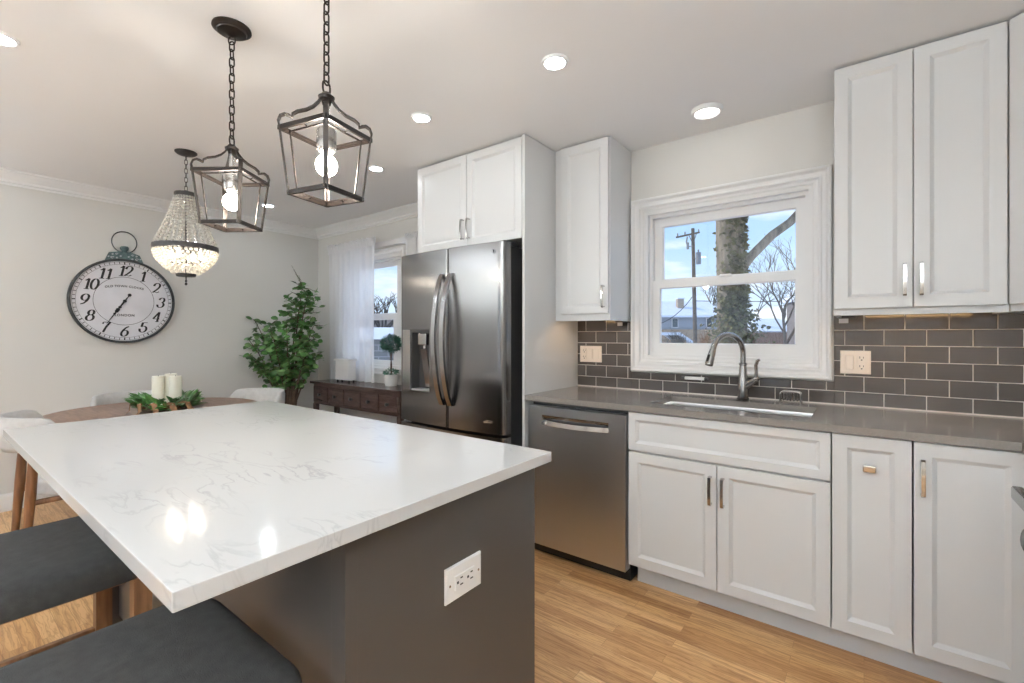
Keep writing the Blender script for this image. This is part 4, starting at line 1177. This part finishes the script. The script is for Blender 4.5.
# ================================================================== TALL LEAFY PLANT
PX, PY = -4.54, 2.31
t = thing('potted_plant', 'tall leafy green artificial plant in the corner beside the curtain', 'plant', (PX, PY, 0))
MB().lathe([(0, .001), (.12, .001), (.145, .10), (.150, .20), (.145, .27), (.135, .27), (.130, .25), (0, .25)], (PX, PY, 0), 28).build('basket', 'pot', t)
stems = MB(); lv = MB(); lv2 = MB()
def bez(p0, p1, p2, n):
    return [p0 * (1 - s_) ** 2 + p1 * 2 * s_ * (1 - s_) + p2 * s_ * s_ for s_ in [i / n for i in range(n + 1)]]
VX = Vector((.795, .606, 0)); VF = Vector((-.606, .795, 0))
tips = []
for lat, fwd, top in ((-.34, 0, 1.40), (-.36, -.08, 1.22), (-.22, .05, 1.36), (-.12, -.12, 1.30), (.03, .10, 1.60), (.12, .02, 1.74), (.04, -.15, 1.36), (.16, -.05, 1.36), (.24, .0, 1.36), (.26, -.10, 1.20), (-.30, -.15, 1.06), (.20, .10, 1.24), (-.05, -.18, 1.14), (.24, -.17, 1.08), (-.15, .0, 1.16), (.18, .0, 1.66), (-.20, -.2, .98), (.06, -.22, 1.0), (.26, .02, 1.04)):
    p0 = Vector((PX + rnd.uniform(-.04, .04), PY + rnd.uniform(-.04, .04), .25))
    p2 = Vector((PX, PY, 0)) + VX * lat + VF * fwd + Vector((0, 0, top))
    p1 = Vector((PX, PY, .25 + (top - .25) * .62)) + (p2 - Vector((PX, PY, top))) * .28
    path = bez(p0, p1, p2, 12)
    stems.tube(path, [.013 - .0105 * i / 12 for i in range(13)], 6)
    tips.append(path)
XMIN = XL + .02
def blocked(q): return q.x < XMIN or q.y > 2.80 or (q.y > 2.64 and q.x > -4.60) or (q.x > -4.50 and q.y > 2.44 and q.z < .90)
for path in tips:
    n = 12
    tall = path[-1].z > 1.5
    for i in range(5, n + 1):
        p = path[i]
        if p.z < .74 or (tall and i < 9): continue
        for k in range(4 if tall else 2 if i % 2 else 3):
            if i < 9 and rnd.random() < .35: continue
            a = rnd.uniform(0, 2 * pi); el = rnd.uniform(-.3, .75); L_ = rnd.uniform(.05, .14) * (1.2 - .4 * i / n) * (1.35 if tall else 1)
            d = Vector((cos(a) * cos(el), sin(a) * cos(el), sin(el)))
            q = p + d * L_
            if blocked(q + d * .05): continue
            stems.tube([p, p.lerp(q, .5) + Vector((0, 0, .008)), q], [.003, .0025, .0015], 5)
            for j in range(4):
                f = .3 + .7 * j / 3; c = p.lerp(q, f)
                az = rnd.uniform(0, 2 * pi); e2 = rnd.uniform(-.6, .6)
                ld = Vector((cos(az) * cos(e2), sin(az) * cos(e2), sin(e2)))
                L2 = rnd.uniform(.052, .076)
                if blocked(c + ld * L2): continue
                (lv if rnd.random() < .72 else lv2).leaf(c, ld, (rnd.uniform(-.7, .9), rnd.uniform(-1.2, .3), .8), L2, L2 * .84, .12, True)
pt = Vector(tips[5][-1])
for dx, dz in ((-.02, .14), (-.06, .22), (-.04, .18), (.01, .12)):
    q = pt + VX * (dx - .05) + Vector((0, 0, dz)); stems.tube([pt, pt.lerp(q, .5) + VX * .01, q], [.002, .0015, .001], 5)
    for j in range(7): lv2.leaf(pt.lerp(q, .3 + .1 * j), (rnd.uniform(-1, 1), rnd.uniform(-1, 1), .5), (0, 0, 1), .016, .010)
stems.build('stems', 'bark', t)
o = lv.build('leaves', 'leaf', t, recalc=False); o['kind'] = 'stuff'
o = lv2.build('pale_leaves', 'leaf2', t, recalc=False); o['kind'] = 'stuff'

# ================================================================== SIDEBOARD
BX0, BX1, BY0, BY1, BT = -4.465, -3.06, 2.478, 2.790, .800
t = thing('console_table', 'dark espresso wood console table with a row of small drawers under the curtained window', 'console table', (-3.9, 2.69, 0))
MB().box(BX0, BX1, BY0, BY1, BT - .024, BT, .004).build('tabletop', 'espresso', t)
MB().box(BX0 + .03, BX1 - .03, BY0 + .028, BY1 - .012, .575, BT - .0245).build('body', 'espresso', t)
dw = (BX1 - BX0 - .08) / 5
for i in range(5):
    x0 = BX0 + .04 + dw * i
    d = MB().panel((x0 + .006, BY0 + .028, .598), U, V, NY, dw - .012, .150, [(0, 0), (0, .012), (.003, .014), (.014, .014), (.017, .011)]).build('drawer', 'espresso', t)
    MB().lathe([(0, 0), (.014, 0), (.014, .003), (.006, .005), (.006, .012), (.016, .018), (.017, .024), (.010, .028), (0, .028)], (x0 + dw / 2, BY0 + .016, .672), 16, ((1, 0, 0), (0, 0, 1), (0, -1, 0))).build('knob', 'rust', d)
for x in (BX0 + .045, BX1 - .045):
    for y in (BY0 + .045, BY1 - .035):
        MB().box(x - .022, x + .022, y - .022, y + .022, .001, .5748, .003).build('leg', 'espresso', t)
MB().box(BX0 + .025, BX1 - .025, BY0 + .02, BY1 - .012, .16, .182, .003).build('lower_shelf', 'espresso', t)

# white slatted box and topiary on it
t = thing('trinket_box', 'small white slatted box on the console table in front of the curtain', 'box', (-4.10, 2.655, BT))
b = MB().box(-4.225, -3.985, 2.615, 2.690, .820, 1.010, .003)
for i in range(5): b.box(-4.215, -3.995, 2.610, 2.6155, .832 + i * .035, .860 + i * .035, .002)
b.build('body', 'whitewood', t)
MB().box(-4.237, -3.973, 2.604, 2.698, 1.010, 1.026, .003).build('lid', 'whitewood', t)
for x in (-4.205, -4.005):
    for y in (2.628, 2.678): MB().cyl((x, y, BT + .0005), (x, y, .820), .009, seg=10).build('foot', 'black', t)
TXp, TYp = -3.44, 2.690
t = thing('topiary', 'little green ball topiary in a white pot on the console table beside the refrigerator', 'plant', (TXp, TYp, BT))
MB().lathe([(0, .0005), (.050, .0005), (.062, .03), (.068, .08), (.070, .105), (.062, .105), (.058, .095), (0, .095)], (TXp, TYp, BT), 24).build('pot', 'whitepot', t)
MB().tube([(TXp, TYp, BT + .09), (TXp + .006, TYp, BT + .18), (TXp - .004, TYp, BT + .26), (TXp, TYp, BT + .34)], .006, 8).tube([(TXp + .01, TYp, BT + .09), (TXp - .006, TYp, BT + .19), (TXp + .006, TYp, BT + .27), (TXp, TYp, BT + .34)], .005, 8).build('stem', 'bark', t)
def leafball(c, R_, n, flat=1.0):
    b = MB()
    for i in range(n):
        d = Vector((rnd.gauss(0, 1), rnd.gauss(0, 1), rnd.gauss(0, 1))).normalized()
        p = Vector(c) + Vector((d.x, d.y, d.z * flat)) * R_ * rnd.uniform(.6, .95)
        b.leaf(p, d + Vector((rnd.uniform(-.8, .8), rnd.uniform(-.8, .8), rnd.uniform(-.8, .8))), d.orthogonal(), .028, .016, .3)
    return b
leafball((TXp, TYp, BT + .385), .088, 750).build('leaf_ball', 'leaf3', t, recalc=False)['kind'] = 'stuff'
leafball((TXp, TYp, BT + .12), .062, 130, .55).build('moss', 'leaf3', t, recalc=False)['kind'] = 'stuff'

# ================================================================== CURTAINS
def curtain_mesh(x0, x1, y, z0, z1, waves, amp, bulge=0.0):
    b = MB(); nx, nz = 110, 24; V_ = []
    for j in range(nz + 1):
        s_ = j / nz; z = z1 + (z0 - z1) * s_; row = []
        for i in range(nx + 1):
            u = i / nx
            ph = waves * 2 * pi * u + .8 * sin(3 * u + 2 * s_)
            yy = y + amp * (.35 + .65 * s_) * (sin(ph) + .45 * sin(2.3 * ph + 1.0 + s_)) - bulge * sin(pi * u) * s_
            xx = x0 + (x1 - x0) * u + .012 * s_ * sin(5 * u + 3 * s_)
            row.append(b.bm.verts.new((xx, yy, z)))
        V_.append(row)
    for A, B in zip(V_, V_[1:]):
        for i in range(nx): b.bm.faces.new((A[i], A[i + 1], B[i + 1], B[i]))
    return b
def ruffle(x0, x1, y, z0, z1):
    b = MB(); nx = 160; rows = []
    for j, (z, a) in enumerate(((z0, .004), (z0 + (z1 - z0) * .35, .010), (z0 + (z1 - z0) * .7, .016), (z1, .022))):
        rows.append([b.bm.verts.new((x0 + (x1 - x0) * i / nx, y + a * sin(i * 1.13) + .4 * a * sin(i * 2.9), z + (.010 * sin(i * .7) + .008 * sin(i * 1.9) if j == 3 else 0))) for i in range(nx + 1)])
    for A, B in zip(rows, rows[1:]):
        for i in range(nx): b.bm.faces.new((A[i], A[i + 1], B[i + 1], B[i]))
    return b
t = thing('curtain', 'long white sheer curtain panel left of the refrigerator, falling to the console table', 'curtain', (-4.13, 2.735, BT))
curtain_mesh(-4.535, -3.745, 2.728, BT + .006, 2.125, 7, .019, .0).build('drape', 'curtain', t, 180)
ruffle(-4.555, -3.74, 2.735, 2.118, 2.205).build('heading', 'curtain', t, 180)
t = thing('curtain', 'short visible strip of white sheer curtain above the refrigerator left door', 'curtain', (-3.1, 2.735, BT))
curtain_mesh(-3.285, -2.90, 2.728, BT + .006, 2.125, 6, .012).build('drape', 'curtain', t, 180)
ruffle(-3.29, -2.89, 2.735, 2.118, 2.165).build('heading', 'curtain', t, 180)
t = thing('curtain_rod', 'flat pale grey curtain rod above the dining window', 'curtain rod', (-3.7, 2.735, 2.14))
MB().box(-4.57, -2.86, 2.772, 2.782, 2.108, 2.165, .004).build('rod', mat('pale_rod', (.62, .62, .64), .3, metal=.3), t)
for x in (-4.56, -2.87): MB().box(x - .006, x + .006, 2.782, YW - .001, 2.125, 2.150, .002).build('bracket', 'trim', t)

# ================================================================== RANGE (only its handle shows)
t = thing('range_oven', 'steel range at the right edge, only its dark door handle showing', 'oven', (.74, 1.57, 0))
MB().box(.445, 1.035, 1.20, 1.955, .02, .905, .004).build('body', 'steel', t)
MB().box(.43, 1.035, 1.20, 1.955, .905, .918, .004).build('cooktop', 'black', t)
d = MB().box(.415, .444, 1.205, 1.950, .18, .840, .004).build('door', 'steel', t)
MB().box(.4135, .4155, 1.30, 1.86, .32, .66).build('door_glass', 'darkglass', d)
MB().box(.335, .362, 1.24, 1.925, .792, .830, .006).box(.362, .416, 1.88, 1.91, .798, .824, .004).box(.362, .416, 1.255, 1.285, .798, .824, .004).build('handle', 'handle_steel', d)
MB().box(.417, .444, 1.205, 1.950, .03, .17, .004).build('drawer', 'steel', t)
for i in range(5):
    MB().lathe([(0, 0), (.022, 0), (.022, .02), (.018, .026), (0, .026)], (.444, 1.30 + .135 * i, .866), 16, ((0, 1, 0), (0, 0, 1), (-1, 0, 0))).build('knob', 'handle_steel', t)
for x in (.62, .88):
    for y in (1.39, 1.76):
        MB().box(x - .10, x + .10, y - .008, y + .008, .919, .938, .003).box(x - .008, x + .008, y - .10, y + .10, .919, .938, .003).build('burner_grate', 'black', t)
MB().lathe([(0, 0), (.018, .004), (.034, .018), (.042, .04), (.042, .56), (.034, .585), (.018, .598), (0, .602)], (.366, 1.29, .700), 20, ((.62, 0, 0), (0, 0, 1), (0, 1, 0))).build('grey_bar', 'matte_grey_bar', d)  # rounded bar standing in for an unidentified grey shape below the door handle

# ================================================================== OUTDOORS
SY_, CY_ = sin(YAW), cos(YAW)
def W(l, d, z): return Vector((-SY_ * d + CY_ * l, CY_ * d + SY_ * l, z))
GZ = -.60
o = MB().box(-120, 120, 3.4, 160, GZ - .2, GZ).build('snowy_yard', 'snow'); o['kind'] = 'structure'
# big ivy-clad tree
tb = W(4.28, 9.0, GZ)
t = thing('ivy_tree', 'large bare tree trunk wrapped in ivy outside the sink window', 'tree', tb)
b = MB(); path = []; rad = []
for i in range(20):
    s_ = i / 19; path.append(W(4.30 - .07 * s_ + .02 * sin(9 * s_), 9.0, GZ + 7.0 * s_)); rad.append(.33 - .065 * min(1, s_ * 3) - .02 * s_)
b.tube(path, rad, 18)
for vtx in b.bm.verts: vtx.co += Vector((rnd.uniform(-.012, .012), rnd.uniform(-.012, .012), 0))
b.build('trunk', 'oldbark', t, 60)
br = [W(4.40, 8.95, 2.55), W(4.62, 8.9, 2.80), W(4.98, 8.85, 3.18), W(5.30, 8.8, 3.42), W(5.56, 8.75, 3.72), W(6.1, 8.6, 4.3), W(6.6, 8.4, 5.1)]
b = MB().tube(br, [.12, .085, .08, .075, .07, .06, .04], 10)
b.tube([br[4], W(5.50, 8.7, 3.85), W(5.40, 8.7, 4.0)], [.03, .02, .01], 6)
b.build('branch', 'oldbark', t, 60)
b = MB()
for i in range(4200):
    z = GZ + rnd.random() ** 1.0 * 6.0
    up = max(0.0, (z - 1.6) / 3.5)
    side = rnd.gauss(0, 1) * .9 + .55 * min(1, up * 3)          # ivy keeps to the right side higher up
    a = side
    if z > 2.2 and rnd.random() < .35: continue
    # angle measured from the side facing the house, positive to the right
    d = (-Vector((-SY_, CY_, 0)) * cos(a) + Vector((CY_, SY_, 0)) * sin(a))
    extra = abs(rnd.gauss(0, 1)) * ((.02 if z < 2.2 else .008) + .15 * max(0, min(1, (1.9 - z) / .5)))
    r = (.268 if z < 2.4 else .25) + extra
    c = W(4.29 - .07 * (z - GZ) / 7, 9.0, z) + d * r
    ld = d * .4 + Vector((rnd.uniform(-1, 1), rnd.uniform(-1, 1), rnd.uniform(-1, .6)))
    b.leaf(c, ld, d + Vector((0, 0, .5)), rnd.uniform(.06, .11), rnd.uniform(.05, .09), .2)
o = b.build('ivy', 'ivy', t, recalc=False); o['kind'] = 'stuff'
# utility pole
pb = W(11.05, 28, GZ)
t = thing('utility_pole', 'wooden utility pole with a crossarm outside the left half of the sink window', 'utility pole', pb)
MB().tube([W(11.14, 28, GZ), W(10.96, 28, 7.75)], [.13, .10], 10).build('pole', 'polewood', t)
MB().tube([W(9.62, 27.0, 7.0), W(11.55, 28.5, 7.62)], .055, 8).tube([W(10.62, 27.75, 7.30), W(10.97, 28, 6.8)], .02, 6).tube([W(11.30, 28.3, 7.5), W(10.97, 28, 6.8)], .02, 6).build('crossarm', 'polewood', t)
for l, d_, z in ((9.7, 27.05, 7.02), (10.3, 27.5, 7.22), (11.5, 28.45, 7.60)):
    MB().cyl(W(l, d_, z + .02), W(l, d_, z + .22), .05, .035, 8).build('insulator', 'polemetal', t)
MB().cyl(W(11.20, 27.75, 5.55), W(11.20, 27.75, 6.25), .15, seg=14).cyl(W(11.20, 27.75, 6.25), W(11.20, 27.75, 6.42), .05, seg=8).cyl(W(11.1, 27.9, 5.9), W(11.2, 27.75, 5.9), .05, seg=8).build('transformer', 'polemetal', t)
MB().tube([W(10.60, 27.8, 6.55), W(10.5, 27.8, 6.9), W(10.56, 27.8, 7.2)], .05, 6).cyl(W(10.58, 27.8, 6.45), W(10.58, 27.8, 6.85), .08, seg=8).tube([W(10.58, 27.8, 6.6), W(10.98, 28, 6.7)], .03, 6).build('cutout_switch', 'polemetal', t)
# wires
def sag(a, c, s_, n=14):
    return [a.lerp(c, i / n) - Vector((0, 0, s_ * 4 * (i / n) * (1 - i / n))) for i in range(n + 1)]
MB().tube(sag(W(10.90, 27.9, 3.6), W(4.0, 22, 3.2), 1.6), .022, 5).build('wire', 'ink', t)
MB().tube(sag(W(11.05, 27.9, 3.35), W(22.0, 25, 3.3), .1), .02, 5).build('wire', 'ink', t)
# neighbour house
def at(px, py, d): return ((px - 512) / 461.86 * d, 1.26 + (335.5 - py) / 461.86 * d)
hb = W(17.5, 46, GZ)
t = thing('neighbor_house', 'grey and tan house with a snowy roof and chimney behind the utility pole', 'house', hb)
FWD, RGT = Vector((-SY_, CY_, 0)), Vector((CY_, SY_, 0))
def hbox(mb, l0, l1, d0, d1, z0, z1):
    return mb.obox(W((l0 + l1) / 2, (d0 + d1) / 2, (z0 + z1) / 2), RGT, FWD, (0, 0, 1), (l1 - l0) / 2, (d1 - d0) / 2, (z1 - z0) / 2)
hbox(MB(), 11.0, 20.6, 45, 53, 1.85, 3.05).build('upper_wall', 'siding', t)
hbox(MB(), 11.0, 20.6, 44.7, 53, GZ, 1.85).build('lower_wall', 'tanbrick', t)
b = MB(); q0, q1 = 10.6, 21.0
pts = [W(q0, 44.3, 3.0), W(q1, 44.3, 3.0), W(q1, 53.6, 3.0), W(q0, 53.6, 3.0), W(q0 + .3, 49, 4.7), W(q1 - .3, 49, 4.7)]
pts2 = [p + Vector((0, 0, .18)) for p in pts]
b._faces(pts, [(0, 1, 5, 4), (2, 3, 4, 5), (3, 0, 4), (1, 2, 5), (0, 3, 2, 1)])
b.build('roof', 'roof', t)
b = MB(); b._faces(pts2 + pts, [(0, 1, 5, 4), (2, 3, 4, 5), (3, 0, 4), (1, 2, 5), (0, 6, 7, 1), (1, 7, 8, 2), (2, 8, 9, 3), (3, 9, 6, 0)])
b.build('roof_snow', 'snow', t)
hbox(MB(), 16.75, 17.35, 46.6, 47.2, 3.4, 4.95).build('chimney', 'brickorange', t)
hbox(MB(), 16.70, 17.40, 46.55, 47.25, 4.95, 5.05).build('chimney_snow', 'snow', t)
for l in (15.55, 18.9):
    wf = hbox(MB(), l, l + .62, 44.93, 45.02, 2.02, 2.95).build('window', 'trim', t)
    hbox(MB(), l + .06, l + .56, 44.90, 44.96, 2.08, 2.90).build('pane', 'darkglass', wf)
# low snowy lean-to in front of the house
t = thing('garden_shed', 'low shed with a snow-covered pitched roof at the left bottom of the sink window', 'shed', W(12.6, 36, GZ))
hbox(MB(), 10.6, 13.2, 35, 38, GZ, .95).build('walls', 'tanbrick', t)
pts = [W(9.9, 34.6, 1.5), W(12.6, 34.6, 1.5), W(13.7, 34.6, .75), W(13.7, 38.4, .75), W(12.6, 38.4, 1.5), W(9.9, 38.4, 1.5)]
b = MB(); pb_ = [p - Vector((0, 0, .22)) for p in pts]
b._faces(pts + pb_, [(0, 1, 4, 5), (1, 2, 3, 4), (0, 6, 7, 1), (1, 7, 8, 2), (2, 8, 9, 3), (3, 9, 10, 4), (4, 10, 11, 5), (5, 11, 6, 0), (6, 11, 10, 7), (7, 10, 9, 8)])
b.build('roof_snow', 'snow', t)
# shrub below
def bush(name, c, rx, rz, n, m, label):
    b = MB()
    for i in range(n):
        a = rnd.uniform(0, 2 * pi); el = rnd.uniform(.25, 1.45)
        tip = Vector(c) + Vector((cos(a) * cos(el) * rx, sin(a) * cos(el) * rx, sin(el) * rz)) * rnd.uniform(.75, 1.05)
        mid = Vector(c).lerp(tip, .5) + Vector((rnd.uniform(-.1, .1) * rx, rnd.uniform(-.1, .1) * rx, rz * .08))
        b.tube([Vector(c), mid, tip], [.018, .012, .005], 4)
        for k in range(3):
            e2 = mid.lerp(tip, rnd.random()); b.tube([e2, e2 + Vector((rnd.uniform(-.3, .3) * rx, rnd.uniform(-.3, .3) * rx, rnd.uniform(.05, .3) * rz))], [.008, .004], 4)
    return solo(name, b, m, label, 'shrub', tuple(c))
bush('bare_shrub', W(10.9, 30.5, GZ), 1.5, 2.1, 120, 'twig', 'tangled bare shrub in front of the low snowy shed')
bush('bare_shrub', W(10.3, 24.5, GZ), .8, 2.0, 60, 'burlap', 'rusty brown bare shrub left of the ivy tree')
# bare trees
def bare_tree(name, base, hgt, label, seed, r0=.12, spread=.55, lean=(0, 0), depth=5, parts=True):
    rr = random.Random(seed); b = MB()
    def grow(p, d, L_, r, dep):
        q1 = p + d * L_ * .5 + Vector((rr.uniform(-.06, .06), rr.uniform(-.06, .06), rr.uniform(-.03, .03))) * L_
        q2 = p + d * L_
        b.tube([p, q1, q2], [r, r * .85, r * .68], 6 if dep > 2 else 4)
        if dep == 0: return
        for k in range(3 if dep > 1 else 2):
            ax = Vector((rr.gauss(0, 1), rr.gauss(0, 1), rr.gauss(0, .6))).normalized()
            nd = (d + ax * spread * rr.uniform(.7, 1.3) + Vector((0, 0, .10))).normalized()
            grow(q2 if k else q1.lerp(q2, rr.uniform(.4, 1)), nd, L_ * rr.uniform(.62, .82), r * .60, dep - 1)
    grow(Vector(base), Vector((lean[0], lean[1], 1)).normalized(), hgt * .34, r0, depth)
    return solo(name, b, 'twig', label, 'tree', tuple(base))
bare_tree('bare_tree', W(7.63, 13.0, GZ), 4.6, 'bare branching tree outside the right half of the sink window', 17, .075, .60, (.02, .1), 6)
bare_tree('bare_tree', W(25.5, 58, GZ), 9.0, 'far bare tree behind the house, left of the ivy trunk', 8, .16, .55)
bare_tree('bare_tree', W(31.5, 60, GZ), 8.5, 'far bare tree behind the fence, right of the ivy trunk', 21, .16, .55)
bare_tree('bare_tree', W(-5.4, 19, GZ), 3.4, 'bare tree outside the dining window', 31, .14, .6)
# fence and snowy shed at the right
t = thing('board_fence', 'reddish brown board fence outside the right half of the sink window', 'fence', W(12.5, 22, GZ))
b = MB()
for i in range(30):
    l = 10.6 + i * .14; b.obox(W(l + .065, 22, GZ + 1.0), RGT, FWD, (0, 0, 1), .064, .012, 1.0 + (.012 if i % 2 else 0))
b.build('boards', 'fencewood', t)
hbox(MB(), 10.6, 14.8, 22.03, 22.10, GZ + 1.6, GZ + 1.72).build('rail', 'fencewood', t)
t = thing('snowy_garage', 'low garage with a snow-covered roof behind the board fence', 'garage', W(15.3, 27, GZ))
hbox(MB(), 14.3, 16.5, 26.5, 30, GZ, 1.50).build('walls', 'siding', t)
pts = [W(14.05, 26.2, 1.50), W(16.7, 26.2, 1.50), W(16.3, 28.2, 2.30), W(14.55, 28.2, 2.30), W(16.7, 30.3, 1.5), W(14.05, 30.3, 1.5)]
b = MB(); b._faces(pts, [(0, 1, 2, 3), (3, 2, 4, 5), (0, 3, 5), (1, 4, 2), (0, 5, 4, 1)]); b.build('roof_snow', 'snow', t)
t = thing('garden_building', 'grey outbuilding with a snowy roof at the right edge of the sink window view', 'building', W(12.2, 17, GZ))
hbox(MB(), 10.95, 13.6, 16, 18.4, GZ, 2.55).build('walls', 'darksiding', t)
pts = [W(10.75, 15.7, 2.55), W(13.8, 15.7, 2.55), W(13.6, 17.2, 3.6), W(11.2, 17.2, 3.6), W(13.8, 18.7, 2.55), W(10.75, 18.7, 2.55)]
b = MB(); b._faces(pts, [(0, 1, 2, 3), (3, 2, 4, 5), (0, 3, 5), (1, 4, 2), (0, 5, 4, 1)]); b.build('roof_snow', 'snow', t)
# brick garage seen through the dining window
t = thing('brick_garage', 'grey block garage with a snow-dusted roof outside the dining window', 'garage', W(-3.6, 13, GZ))
hbox(MB(), -6.2, -1.4, 12.6, 17, GZ, 1.16).build('walls', 'greyblock', t)
pts = [W(-6.5, 12.3, 1.16), W(-1.1, 12.3, 1.16), W(-1.5, 14.8, 1.52), W(-6.1, 14.8, 1.52), W(-1.1, 17.3, 1.16), W(-6.5, 17.3, 1.16)]
b = MB(); b._faces(pts, [(0, 1, 2, 3), (3, 2, 4, 5), (0, 3, 5), (1, 4, 2), (0, 5, 4, 1)]); b.build('roof_snow', 'snow', t)
t = thing('far_house', 'distant house with a brown roof outside the dining window', 'house', W(-9.5, 33, GZ))
hbox(MB(), -13.0, -6.2, 31, 36, GZ, 1.6).build('walls', 'siding', t)
pts = [W(-13.4, 30.6, 1.6), W(-5.8, 30.6, 1.6), W(-8.0, 33.5, 2.75), W(-12.0, 33.5, 2.75), W(-5.8, 36.4, 1.6), W(-13.4, 36.4, 1.6)]
b = MB(); b._faces(pts, [(0, 1, 2, 3), (3, 2, 4, 5), (0, 3, 5), (1, 4, 2), (0, 5, 4, 1)]); b.build('roof', 'roof', t)
